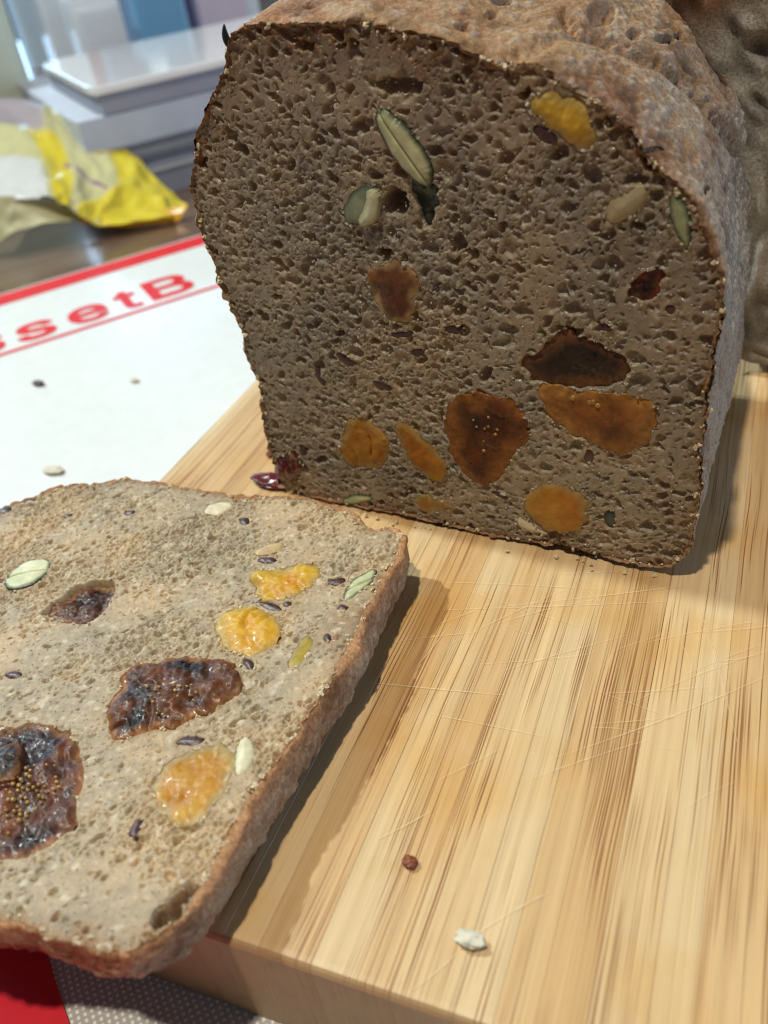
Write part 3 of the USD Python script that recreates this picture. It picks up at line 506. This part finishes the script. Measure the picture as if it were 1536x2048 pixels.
    if endcap:
        cen = len(v); v = np.vstack([v, P3[:, -1].mean(0)]); ii = np.arange(N); cap = np.c_[ii * m_ + m_ - 1, ((ii + 1) % N) * m_ + m_ - 1, np.full(N, cen)]
        f = np.vstack([f, cap if ar < 0 else cap[:, ::-1]]); ct = np.vstack([ct.reshape(-1, 3), ct.reshape(-1, 3)[-1:]])
        if close_front:                                    # a rounded, rough end
            K = 50; sc = np.linspace(1, .02, K)[None, :, None]; c0 = P3[:, 0].mean(0); rim0 = P3[:, 0] * 1.0; rim0 = np.stack([ndi.gaussian_filter1d(rim0[:, k], 8, mode='wrap') for k in range(3)], 1)[:, None]; q = c0 + (P3[:, :1] * (sc > .985) + rim0 * (sc <= .985) - c0) * sc
            gg = [unit(ndi.gaussian_filter(rg.standard_normal((N, K)), (a_, b_), mode=('wrap', 'nearest'))) for a_, b_ in ((4, .8), (9, 1.5), (24, 4))]
            q = q + plane.n * ((.0035 * (1 - sc[..., 0] ** 4) + (.00035 * gg[0] + .0005 * gg[1] + .0006 * gg[2] - .0004 * np.clip(gg[1] - .9, 0, 1.5)) * np.clip((1 - sc[..., 0]) * 12, 0, 1))[..., None])
            b0_ = len(v); ii, jj = np.meshgrid(np.arange(N), np.arange(K - 1), indexing='ij'); i3 = (ii + 1) % N; a, b, c, d = b0_ + ii * K + jj, b0_ + i3 * K + jj, b0_ + i3 * K + jj + 1, b0_ + ii * K + jj + 1
            v = np.vstack([v, q.reshape(-1, 3)]); f = np.vstack([f, np.c_[a.ravel(), b.ravel(), c.ravel()], np.c_[a.ravel(), c.ravel(), d.ravel()]])
            tz = np.clip(((q[..., 2] / S - .64) + .05 * gg[2]) / .10, 0, 1)[..., None]; two = np.array([.31, .29, .26]) * (1 - tz) + np.array([.13, .060, .028]) * tz
            ct = np.vstack([ct, (two * (1 + .22 * gg[1] + .18 * gg[0])[..., None]).reshape(-1, 3)])
    return add(parent, 'crust', (v, f), 'crust', smooth=True, tint=ct.reshape(-1, 3).clip(.01, .95))
TOP = None
def loaf_cols(outline, w, nrm_, g, P3):
    up = np.clip(nrm_[:, 1], 0, 1)[:, None]; side = 1 - up
    brown = np.array([.215, .098, .042])[None, None] * (1 + .28 * g[2] + .18 * g[1])[..., None]
    tan = np.array([.365, .225, .112]); t = np.clip(.35 + .4 * g[3] + .2 * g[2], 0, 1)[..., None]; col = brown * (1 - t) + tan * t
    fl = np.clip(.80 * side ** .8 - .04 + .10 * g[2] + .14 * g[1] + .16 * g[0] + .10 * g[3], 0, .92)[..., None]
    col = col * (1 - fl) + np.array([.37, .345, .30]) * fl
    rim = np.exp(-w / .0013)[None, :, None]; return col * (1 - rim) + np.array([.30, .15, .055]) * rim
def loaf_bulge(outline, w, nrm_):
    x, z = outline[:, 0][:, None] / S, outline[:, 1][:, None] / S; r = np.clip((x - .35) / .4, 0, 1)
    shoulder = np.exp(-((z - .60) / .22) ** 2) * r
    b = .004 * S * shoulder * (1 - np.exp(-w / .008))
    topb = np.clip((z - .62) / .15, 0, 1)
    b = b + topb * .020 * S * (1 - np.exp(-w / .007)) * np.clip(1 - 1.3 * nrm_[:, :1], 0, 1)
    b = b - .004 * S * np.clip((.3 - z) / .3, 0, 1) * r * np.clip(w / .02, 0, 1)
    lobe = .014 * S * np.exp(-((w - .036) / .013) ** 2) * np.clip((z - .45) / .2, 0, 1) * np.clip(1 - 1.3 * nrm_[:, :1], 0, 1) - .05 * S * np.clip(nrm_[:, :1], 0, 1) * np.clip(w / .05, 0, 1) * np.exp(-((z - .50) / .13) ** 2)
    return b + lobe - np.clip((w - .056) / .009, 0, 1) ** 2 * .02 * S
crust(LOAF, fo, FP, .066, .00032, 31, loaf_bulge,
      pits=[(1205, 25, 30, 26, .0028), (1270, 68, 16, 12, .002), (1330, 78, 20, 9, .003), (1357, 72, 8, 7, .002), (1415, 382, 6, 10, .002), (1005, 2, 22, 9, .003), (930, 55, 18, 8, .0018), (1290, 122, 18, 8, .001), (985, 30, 16, 8, .0012), (1060, 175, 14, 10, .002), (620, 12, 14, 6, .001)],
      creases=[([(1130, 30), (1165, 62), (1250, 95), (1330, 130), (1400, 190), (1440, 240), (1475, 300)], 11, .0017), ([(985, 135), (1050, 105), (1120, 60), (1180, 60)], 16, .0012), ([(1100, 150), (1180, 185), (1260, 250)], 7, .0006)],
      cols=loaf_cols)

# ---- the slice lying on the board
ZS = .10 * S
SP = Plane((0, 0, ZS), (1, 0, 0), (0, 1, 0))
SL_PX = [(0, 1012), (60, 995), (130, 970), (215, 962), (250, 957), (330, 965), (420, 985), (520, 990), (620, 1000), (688, 1012), (708, 1032), (722, 1050), (752, 1060), (785, 1050), (806, 1068), (804, 1095), (785, 1130), (765, 1165), (742, 1212), (702, 1290), (665, 1370), (610, 1445), (560, 1520), (512, 1590), (482, 1640), (450, 1690), (408, 1770), (366, 1830), (318, 1878), (275, 1902), (222, 1912), (165, 1902), (95, 1880), (0, 1846)]
so = SP.px(SL_PX); extra = np.array([(-.84, .25), (-.98, .26), (-1.12, .32), (-1.25, .42), (-1.33, .55), (-1.36, .70), (-1.35, .84)]) * S
so = resample(chaikin(np.vstack([so, extra]), 1), 1000)
so = so + ndi.gaussian_filter1d(rgo.standard_normal((1000, 2)), 1.0, axis=0, mode='wrap') * .0003 + ndi.gaussian_filter1d(rgo.standard_normal((1000, 2)), 7, axis=0, mode='wrap') * .0014
slc = Cut(SP, so, .00017, 12)
SLICE = thing('bread_slice', [-.9 * S, .65 * S, 0], 'fruit bread slice lying flat, overhanging the front of the board, its crumb lit', 'bread slice')
slc.pores([(40, .0007, .0011, 1.0, .8), (2200, .00034, .00075, 1.5, 1.05), (8000, .00020, .00036, 1.9, 1.0), (12000, .00013, .00022, 1.8, 1.0)], flat=2.6)
slc.rough(.00021, .8)
for pts, dp in [([(290, 1848), (318, 1812), (352, 1782), (384, 1752), (396, 1775), (370, 1818), (340, 1846), (306, 1860)], .0075), ([(372, 1150), (390, 1140), (402, 1145), (385, 1158)], .002), ([(300, 1325), (325, 1322), (318, 1345), (290, 1345)], .003)]: slc.hole(pts, dp)
si = slc.inclusion
PUMPL = ((.045, .07, .05), (.50, .52, .32), (.60, .62, .42))
si(SLICE, 'pumpkin_seed', [(10, 1162), (25, 1140), (60, 1120), (98, 1118), (100, 1138), (75, 1162), (40, 1178), (18, 1178)], 'seed', PUMPL, dome=.0007, skin=(0, .0006), groove=.5, label='pale pumpkin seed at the left of the slice')
si(SLICE, 'fig_piece', [(70, 1230), (100, 1205), (150, 1172), (200, 1155), (235, 1165), (225, 1195), (195, 1235), (160, 1255), (115, 1240)], 'fig', ((.26, .13, .055), (.050, .018, .011), (.11, .042, .02)), h0=-.0012, dome=.0003, amp=.0003, label='brown fig piece, hollow, below the pumpkin seed')
f3 = [(215, 1470), (222, 1400), (250, 1345), (300, 1325), (370, 1312), (440, 1315), (478, 1345), (480, 1385), (440, 1420), (370, 1445), (300, 1460), (240, 1485)]
q = si(SLICE, 'fig_piece', f3, 'fig', ((.26, .10, .025), (.018, .008, .007), (.085, .028, .011)), dome=.0015, dome_d=.003, amp=.00028, crease=.0006, label='large glossy dark fig piece in the middle of the slice'); slc.seeds_in(q, [(265, 1380), (400, 1370), (400, 1430), (290, 1450)], 22, r=(.0002, .00034), h=.0013)
f4 = [(-60, 1500), (-20, 1470), (40, 1452), (110, 1450), (160, 1490), (165, 1570), (150, 1650), (80, 1710), (0, 1730), (-60, 1700)]
q = si(SLICE, 'fig_piece', f4, 'fig', ((.25, .11, .05), (.042, .015, .012), (.12, .040, .02)), h0=-.0003, dome=.0004, dome_d=.003, amp=.00026, crease=.0005, label='fig piece full of golden seeds at the left edge'); slc.seeds_in(q, [(20, 1560), (60, 1530), (110, 1510), (125, 1570), (100, 1605), (40, 1640), (0, 1690), (0, 1600)], 60, r=(.00024, .00042), h=.00002)
si(SLICE, 'prune_skin', [(-10, 1500), (30, 1490), (52, 1510), (45, 1545), (10, 1570), (-20, 1560)], 'fig', PRUNE, h0=.0006, dome=.0006)
si(SLICE, 'apricot_piece', [(508, 1170), (505, 1150), (560, 1140), (600, 1130), (640, 1125), (645, 1145), (615, 1175), (590, 1195), (550, 1205), (520, 1195)], 'apricot', APR, dome=.0009, amp=.00022, crease=.0005, label='glossy orange apricot piece towards the right crust')
si(SLICE, 'apricot_piece', [(430, 1262), (438, 1230), (470, 1217), (520, 1215), (552, 1235), (556, 1275), (535, 1302), (495, 1316), (455, 1300)], 'apricot', APR, dome=.0008, amp=.00022, crease=.0005)
si(SLICE, 'apricot_piece', [(305, 1580), (315, 1540), (360, 1510), (410, 1490), (455, 1492), (470, 1525), (455, 1575), (420, 1620), (380, 1655), (340, 1648), (315, 1620)], 'apricot', ((.50, .32, .13), (.52, .215, .028), (.58, .28, .05)), dome=.0003, amp=.00016, label='flat dull orange apricot piece on the lower slice')
si(SLICE, 'pumpkin_seed', [(468, 1540), (472, 1495), (488, 1470), (502, 1480), (508, 1505), (498, 1535), (482, 1553)], 'seed', ((.5, .48, .32), (.62, .58, .40), (.66, .62, .45)), dome=.0005, skin=(0, .0005), label='cream sliced seed by the right crust')
si(SLICE, 'pumpkin_seed', [(686, 1190), (700, 1168), (725, 1148), (752, 1137), (750, 1155), (728, 1180), (705, 1196), (690, 1200)], 'seed', PUMPL, dome=.0005, skin=(0, .0006), groove=.85, label='pale pumpkin seed at the right crust')
si(SLICE, 'almond_piece', [(505, 1105), (525, 1092), (555, 1085), (572, 1092), (552, 1104), (520, 1112)], 'seed', ((.40, .28, .14), (.46, .33, .16), (.5, .37, .2)), dome=.0005, skin=(0, .0006))
si(SLICE, 'sunflower_seed', [(405, 1020), (430, 1005), (462, 1003), (468, 1014), (440, 1028), (415, 1030)], 'seed', ((.5, .44, .3), (.58, .52, .36), (.62, .56, .4)), dome=.0003, skin=(0, .0006))
si(SLICE, 'apricot_piece', [(575, 1325), (590, 1300), (612, 1270), (625, 1275), (622, 1300), (600, 1330), (580, 1338)], 'apricot', ((.44, .30, .10), (.50, .30, .05), (.52, .34, .08)), dome=.0003, amp=.0001, skin=(0, .0006))
for (x_, y_, a, b, an) in [(535, 1121, 27, 9, .15), (136, 1030, 13, 8, .4), (259, 1025, 14, 8, .1), (489, 1042, 11, 14, .5), (542, 1211, 34, 10, -.2), (496, 1327, 24, 11, -.55), (28, 1350, 22, 10, .3), (381, 1481, 34, 12, .4), (672, 1163, 24, 12, .5), (655, 1275, 9, 14, .5), (688, 1215, 14, 9, .5), (270, 1655, 14, 22, .2), (60, 1000, 16, 8, .3), (575, 1208, 12, 7, .3), (12, 1020, 14, 12, 0)]:
    c = SP.px([(x_, y_)])[0]; sc = np.linalg.norm(SP.px([(x_ + 10, y_)])[0] - c) / 10
    si(SLICE, 'flax_seed', None, 'flax', ((.05, .02, .02),) * 3, ab=ellipse(c, a * sc * .85, b * sc, an, 14, slc.rng, .07), h0=-.0003 - .0003 * slc.rng.random(), dome=.0007, dome_d=.0006, amp=.00006, sink=.001, skin=(0, .0004))
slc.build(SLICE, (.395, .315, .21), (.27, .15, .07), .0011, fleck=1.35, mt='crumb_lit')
granules(slc, SLICE, 2600, (.00007, .00018), None, 'mid_crumb', 'crumb_grains', 23, lift=.00004, sub=0)
granules(slc, SLICE, 260, (.00010, .00028), None, 'pale_crumb', 'fruit_edge_crumbs', 42, ring=.0006)
granules(slc, SLICE, 160, (.0002, .00045), .0014, 'pale_crumb', 'crust_crumbs', 24)
TOP = SP
def slice_cols(outline, w, nrm_, g, P3):
    brown = np.array([.27, .13, .06])[None, None] * (1 + .25 * g[2] + .15 * g[1])[..., None]; fl = np.clip(.42 + .13 * g[2] + .15 * g[1] + .15 * g[0] + .12 * g[3], 0, .95)[..., None]
    fl = fl * np.clip(w / .003, 0, 1)[None, :, None]; col = brown * (1 - fl) + np.array([.33, .285, .22]) * fl
    rim = np.exp(-w / .0010)[None, :, None]; return col * (1 - rim) + np.array([.40, .20, .085]) * rim
def slice_bulge(outline, w, nrm_): return .0007 * np.sin(np.pi * np.clip(w / (.069 * S), 0, 1)) * np.ones((len(outline), 1)) + .0002
crust(SLICE, so, SP, .069 * S, .0003, 32, slice_bulge, cols=slice_cols, rag=.0003, amp=.95, pits=[(755, 1078, 22, 9, .002)])

# ---- second loaf, mostly hidden at the right edge
TOP = None
L2 = thing('loaf_of_bread', [.42 * S, 2.1 * S, 0], 'second bread loaf, mostly out of frame, behind the cut loaf at the right edge', 'bread loaf')
o2 = np.array([-.062, 1.85, 0]) * S
FP2 = Plane(o2, (1, .05, 0), (0, 0, 1))
l2 = np.array([(.02, .0), (.0, .12), (-.015, .4), (-.05, .50), (-.11, .60), (-.17, .70), (-.16, .86), (.04, .95), (.4, .95), (.6, .90), (.75, .80), (.82, .6), (.8, .4), (.78, .1), (.76, 0)]) * S; l2[:, 1] = np.maximum(l2[:, 1], .0005)
l2 = resample(chaikin(l2, 2), 700)
def l2_bulge(outline, w, nrm_): return -.03 * S * np.exp(-w / .003) - .06 * S * np.exp(-(.05 - w).clip(0) / .004) + 0 * outline[:, :1]
crust(L2, l2, FP2, .05, .0006, 33, l2_bulge, cols=loaf_cols, close_front=True, rag=.0002)

# ------------------------------------------------------------------ loose crumbs
def crumb_thing(px, py, r, matname, label, z=0.0, flat=.7, seed=0, name='crumb', cat='crumb', group=None):
    group = 'loose crumbs on the board and mat' if cat == 'crumb' else group
    rg = np.random.default_rng(seed); c = gnd(px, py, z); ic = trimesh.creation.icosphere(3); nz_ = meshkit.fbm(ic.vertices * 2.2 + seed * 7.3, 3, seed)
    v = ic.vertices * (.55 + .9 * nz_[:, None]) * np.array(r); v[:, 2] *= flat; v[:, 2] -= v[:, 2].min()
    t = thing(name, [c[0], c[1], z + .0002], label, cat, group)
    add(t, 'morsel', (v + [c[0], c[1], z + .0002], ic.faces), matname, smooth=True)
crumb_thing(940, 1886, (.0020, .0011, .0010), 'white_crumb', 'small whitish crumb near the front edge of the board', seed=1)
crumb_thing(820, 1729, (.0010, .0009, .0007), 'brown_crumb', 'tiny reddish brown crumb on the bare board', seed=2)
crumb_thing(78, 771, (.0024, .0013, .0011), 'flax', 'dark seed lying alone on the white baking mat', z=ZM, seed=3, name='seed', cat='seed')
crumb_thing(108, 945, (.0036, .0018, .0010), 'white_crumb', 'pale crumb on the mat just behind the slice', z=ZM, seed=4)
crumb_thing(270, 764, (.0018, .0012, .0008), 'white_crumb', 'faint pale crumb on the mat left of the board', z=ZM, seed=5)
crumb_thing(548, 968, (.0052, .0026, .0012), 'jam', 'dark red smear of fruit beside the lower left corner of the loaf', seed=6, name='fruit_smear', cat='fruit')
crumb_thing(541, 913, (.0008, .0012, .0010), 'brown_crumb', 'brown crumb standing against the left foot of the loaf', seed=7)

rg = np.random.default_rng(77); vs, fs, k = [], [], 0; ic = trimesh.creation.icosphere(1)
for _ in range(16):                                                # crumbs fallen along the foot of the cut face
    t_ = rg.random(); e_ = FP.o * [1, 1, 0] + FP.a * (.17 + .60 * t_) * S + FP.n * (.0006 + abs(rg.normal(0, .0013))); r_ = rg.uniform(.00012, .00042)
    v = ic.vertices * (1 + .3 * rg.standard_normal((len(ic.vertices), 1)).clip(-1.5, 1.5)) * r_ * [1, 1, .8]; vs.append(v + [e_[0], e_[1], .0001 - v[:, 2].min()]); fs.append(ic.faces + k); k += len(v)
add(None, 'crumb_dust', (np.vstack(vs), np.vstack(fs)), 'pale_crumb', kind='stuff', label='fine bread crumbs scattered on the board along the foot of the cut loaf', category='crumbs')

# ------------------------------------------------------------------ packet on the table
tx = lambda px, py, py0, px0=None: None
PK = thing('plastic_packet', [*gnd(150, 500, ZT)[:2], ZT], 'crumpled yellow and clear plastic food packet lying behind the mat', 'plastic packet')
rgp = np.random.default_rng(8)
def patch(name, rows, matname, amp=.002, n=(46, 24), seed=0, thick=.0003, tint=None, **kw):
    """A crumpled film through a grid of control points (pixel, distance along the view in units of S)."""
    g = np.array([[EYE + ray(x_, y_) / ray(x_, y_)[1] * (yy * S) for (x_, y_, yy) in row] for row in rows])
    zu, zv = n; out = np.zeros((zv, zu, 3))
    for k in range(3): out[..., k] = ndi.zoom(g[..., k], (zv / g.shape[0], zu / g.shape[1]), order=min(3, min(g.shape[:2]) - 1), mode='nearest', grid_mode=False)
    r_ = np.random.default_rng(seed); w_ = gfield(r_, (zv, zu), 2.2) * .7 + np.abs(gfield(r_, (zv, zu), 3.5)) * .8
    du, dv = np.gradient(out, axis=1), np.gradient(out, axis=0); nn = np.cross(du, dv); nn /= np.linalg.norm(nn, axis=-1, keepdims=True) + 1e-12
    out = out + nn * (amp * w_)[..., None]; out[..., 2] = np.maximum(out[..., 2], ZT + .0005)
    f = grid_faces(np.ones((zv, zu), bool)); v = out.reshape(-1, 3); back = v - nn.reshape(-1, 3) * thick
    b = np.r_[np.arange(zu), np.arange(1, zv) * zu + zu - 1, (zv - 1) * zu + np.arange(zu - 2, -1, -1), np.arange(zv - 2, 0, -1) * zu]; b2 = np.roll(b, -1); k = len(v)
    f = np.vstack([f, f[:, ::-1] + k, np.c_[b, b2, b2 + k], np.c_[b, b2 + k, b + k]])
    add(PK, name, (np.vstack([v, back]), f), matname, smooth=True if tint else 45, tint=None if tint is None else np.vstack([tint(*np.meshgrid(np.linspace(0, 1, zu), np.linspace(0, 1, zv))).reshape(-1, 3)] * 2), **kw)
def film_tint(u, v):
    yel, cl, wh, li = np.array([.86, .74, .07]), np.array([.74, .72, .42]), np.array([.82, .84, .86]), np.array([.50, .44, .52])
    w = np.clip((u - .58 + .05 * np.sin(v * 9)) / .03, 0, 1)[..., None]; c = cl * (1 - w) + yel * w
    q = np.clip((.075 - np.abs(u - .30 - .16 * (v - .5) * 2)) / .02, 0, 1)[..., None] * np.clip((v - .30) / .04, 0, 1)[..., None]; c = c * (1 - q) + yel * q
    q = np.clip((.215 + .16 * (v - .5) * 2 - u) / .02, 0, 1)[..., None] * np.clip((v - .55) / .04, 0, 1)[..., None]; c = c * (1 - q) + wh * q
    q = (np.clip((.26 - u) / .03, 0, 1) * np.clip((.34 - v) / .05, 0, 1))[..., None]; c = c * (1 - q) + li * q
    q = (np.clip((.018 - np.abs(v - .55 - .2 * (u - .4))) / .006, 0, 1) * np.clip((.14 - np.abs(u - .48)) / .02, 0, 1))[..., None]; return c * (1 - q) + np.array([.38, .20, .34]) * q
patch('film', [[(-60, 186, 4.0), (60, 200, 3.95), (150, 240, 3.85), (240, 290, 3.75), (310, 350, 3.7), (374, 414, 3.62)], [(-60, 290, 3.42), (60, 296, 3.44), (150, 322, 3.46), (220, 362, 3.45), (290, 390, 3.48), (356, 420, 3.5)], [(-60, 396, 3.02), (40, 396, 3.06), (110, 395, 3.10), (160, 430, 3.15), (215, 447, 3.2), (338, 432, 3.35)]], 'film', .0010, n=(96, 52), seed=2, tint=film_tint)
patch('paper_lining', [[(-80, 385, 3.02), (0, 392, 3.05), (60, 395, 3.1), (160, 425, 3.2)], [(-80, 430, 2.98), (0, 435, 3.0), (50, 425, 3.05), (150, 432, 3.15)], [(-80, 515, 2.95), (0, 482, 2.95), (50, 455, 3.0), (140, 440, 3.1)]], 'paper_olive', .0006, seed=6)
patch('orange_edge', [[(135, 432, 3.28), (215, 442, 3.3), (300, 425, 3.4), (376, 410, 3.45)], [(150, 440, 3.26), (215, 450, 3.28), (300, 440, 3.38), (366, 428, 3.42)], [(170, 446, 3.24), (215, 455, 3.25), (300, 450, 3.35), (355, 444, 3.4)]], 'strip_orange', .0003, seed=7)

# ------------------------------------------------------------------ stack of boxed books and papers behind
b0 = gnd(395, 372, ZT)                                           # a point at the foot of the stack's near side
nT = -T
def on_stack(px, py): return vert(px, py, b0, nT)
def zu(px, py): p = on_stack(px, py); return (p - b0) @ U, p[2]
levels = [(350, 'paper_dark'), (335, 'paper_mid'), (318, 'paper_dark'), (302, 'paper_mid'), (288, 'paper_dark'), (275, 'paper_grey')]
zs = [zu(330, y)[1] for y, _ in levels]
base_z = ZT; names_l = ['dark grey magazine at the foot of the stack', 'light grey magazine second from the foot of the stack', 'dark magazine in the middle of the stack', 'grey magazine just under the dark folder in the stack', 'dark folder under the thick pale ream in the stack']
ul, ur = zu(205, 300)[0], zu(205, 300)[0] + .30
for k in range(5):
    zt_ = zs[k + 1]; dz_ = .004 * math.sin(k * 2.1)
    t = thing('magazine', [*(b0 + U * .1)[:2], base_z], names_l[k], 'magazine', 'magazines in the stack')
    add(t, 'pages', rounded(b0 * [1, 1, 0], ul + dz_, ur + dz_, .001 + abs(dz_), .21, base_z + .0003, zt_ - .0010, .001, .0004), 'paper_mid' if k % 2 else 'paper_dark', 40)
    add(t, 'cover', rounded(b0 * [1, 1, 0], ul + dz_ - .001, ur + dz_ + .001, abs(dz_), .211, zt_ - .0008, zt_, .001, .0003), 'paper_dark' if k % 2 else 'paper_mid', 40)
    base_z = zt_
u1, z1 = zu(195, 237); z0 = base_z
t = thing('paper_ream', [*(b0 + U * .1)[:2], z0], 'thick pale grey block of papers under the white box', 'paper')
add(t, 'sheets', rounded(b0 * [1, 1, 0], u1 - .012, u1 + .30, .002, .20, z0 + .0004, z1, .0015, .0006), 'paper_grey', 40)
uf, zb_ = zu(180, 178)
t = thing('white_box', [*(b0 + U * .1)[:2], z1], 'glossy white boxed book on top of the stack, its lid bright with window light', 'box')
add(t, 'box_body', rounded(b0 * [1, 1, 0], uf + .0015, uf + .2985, .0015, .1485, z1 + .0004, zb_ - .004, .002, .0006), 'box_side_shaded', 40)
add(t, 'box_lid', rounded(b0 * [1, 1, 0], uf, uf + .30, 0, .15, zb_ - .0038, zb_, .002, .0012), 'box_white', 40)
ENDZ = zb_
# pale green carton at the far left
c0 = gnd(112, 300, ZT); cu = (c0 - b0) @ U; ctt = (c0 - b0) @ T
cth = thing('carton', [*c0[:2], ZT], 'tall pale green carton at the left behind the plastic packet', 'carton')
add(cth, 'carton_body', rounded(b0 * [1, 1, 0], cu - .16, cu, ctt, ctt + .12, ZT + .0005, ZT + .17, .008, .004), 'carton_green', 40)
add(cth, 'carton_lid', rounded(b0 * [1, 1, 0], cu - .162, cu + .002, ctt - .002, ctt + .122, ZT + .1702, ZT + .20, .009, .004), 'carton_green', 40)

# ------------------------------------------------------------------ small things on the far table
def lathe(c, prof, n=40):
    a = np.linspace(0, 2 * np.pi, n, endpoint=False); pr = np.array(prof); v = np.stack([np.stack([c[0] + r * np.cos(a), c[1] + r * np.sin(a), np.full(n, c[2] + z)], 1) for r, z in pr]).reshape(-1, 3); f = []
    for k in range(len(pr) - 1):
        i = np.arange(n); j = (i + 1) % n; f += [np.c_[k * n + i, k * n + j, k * n + n + j], np.c_[k * n + i, k * n + n + j, k * n + n + i]]
    return v, np.vstack(f)
def far(px, py, yy):                       # foot on the table, seen at this pixel column and distance
    d = ray(px, py); p = EYE + d / d[1] * (yy * S); return np.array([p[0], p[1], ZT + .0003])
def bottle(px, py, yy, r, h, matname, capmat, label):
    c = far(px, py, yy); t = thing('bottle', c, label, 'bottle', 'bottles on the table behind the box')
    add(t, 'bottle_body', lathe(c, [(0.0001, 0), (r * .9, 0), (r, .003), (r, h * .55), (r * .85, h * .66), (r * .4, h * .78), (r * .36, h * .92), (.0001, h * .92)]), matname, 40)
    add(t, 'bottle_cap', lathe(c, [(0.0001, h * .922), (r * .44, h * .922), (r * .44, h), (.0001, h)]), capmat, 40)
def mug(px, py, yy, r, h, matname, label):
    c = far(px, py, yy); t = thing('cup', c, label, 'cup')
    add(t, 'cup_body', lathe(c, [(.0001, 0), (r * .75, 0), (r * .92, h * .3), (r, h), (r * .93, h), (r * .86, h * .3), (r * .6, .006), (.0001, .006)]), matname, 40)
    a = np.linspace(-1.9, 1.9, 16); pts = np.stack([c[0] - r - .012 * np.cos(a) + .004, np.full(16, c[1]), c[2] + h * .55 + h * .3 * np.sin(a)], 1)
    v, f = trimesh_tube(pts, .004); add(t, 'handle', (v, f), matname, True)
def trimesh_tube(p, r, n=10):
    p = np.asarray(p); d = np.gradient(p, axis=0); d /= np.linalg.norm(d, axis=1, keepdims=True); a = np.linspace(0, 2 * np.pi, n, endpoint=False)
    s_ = np.cross(d, [0, 1, 0.01]); s_ /= np.linalg.norm(s_, axis=1, keepdims=True); t_ = np.cross(d, s_)
    v = (p[:, None] + r * (np.cos(a)[None, :, None] * s_[:, None] + np.sin(a)[None, :, None] * t_[:, None])).reshape(-1, 3); f = []
    for k in range(len(p) - 1):
        i = np.arange(n); j = (i + 1) % n; f += [np.c_[k * n + i, k * n + j, k * n + n + j], np.c_[k * n + i, k * n + n + j, k * n + n + i]]
    return v, np.vstack(f)
def slab(px, py, yy, w, d, h, matname, name, label, cat, extra=None):
    c = far(px, py, yy); t = thing(name, c, label, cat); oo = c * [1, 1, 0]
    add(t, 'body', rounded(oo, -w / 2, w / 2, -d / 2, d / 2, ZT + .0005, ZT + h, .003, .002), matname, 40)
    if extra: add(t, extra[0], rounded(oo, -w / 2 + extra[2], w / 2 - extra[2], -d / 2 - .0035, -d / 2 - .0002, ZT + extra[3], ZT + h - extra[3], .001, .0003), extra[1], 40)
slab(92, 60, 8.2, .06, .04, .19, 'pale_blue', 'storage_box', 'upright pale blue box between the green carton and the tall white container', 'box')
slab(128, 90, 7.2, .030, .05, .185, 'ceramic_white', 'container', 'tall narrow white container behind the left end of the box', 'container')
slab(146, 60, 8.6, .05, .05, .21, 'plastic_blue', 'storage_box', 'upright blue box behind the tall white container', 'box')
bottle(170, 60, 8.0, .022, .26, 'plastic_red', 'plastic_red', 'dark red bottle right of the tall white container')
slab(205, 100, 6.8, .045, .045, .075, 'ceramic_white', 'jar', 'short white jar standing behind the box', 'jar', ('label_panel', 'ceramic_white', .004, .01))
bottle(245, 60, 8.0, .030, .27, 'plastic_dark', 'glass_blue', 'dark bottle with a blue cap behind the white jar')
slab(300, 60, 7.6, .016, .02, .14, 'ceramic_white', 'tube', 'narrow white tube beside the blue jar', 'tube')
slab(322, 80, 7.4, .05, .05, .11, 'glass_blue', 'jar', 'light blue jar right of the narrow white tube', 'jar')
bottle(358, 70, 7.9, .022, .23, 'plastic_dark', 'plastic_red', 'black bottle with a red cap left of the framed panel')
slab(420, 60, 8.3, .115, .02, .20, 'ceramic_white', 'picture_frame', 'white framed lilac panel behind the loaf', 'picture frame', ('panel', 'panel_lilac', .016, .018))
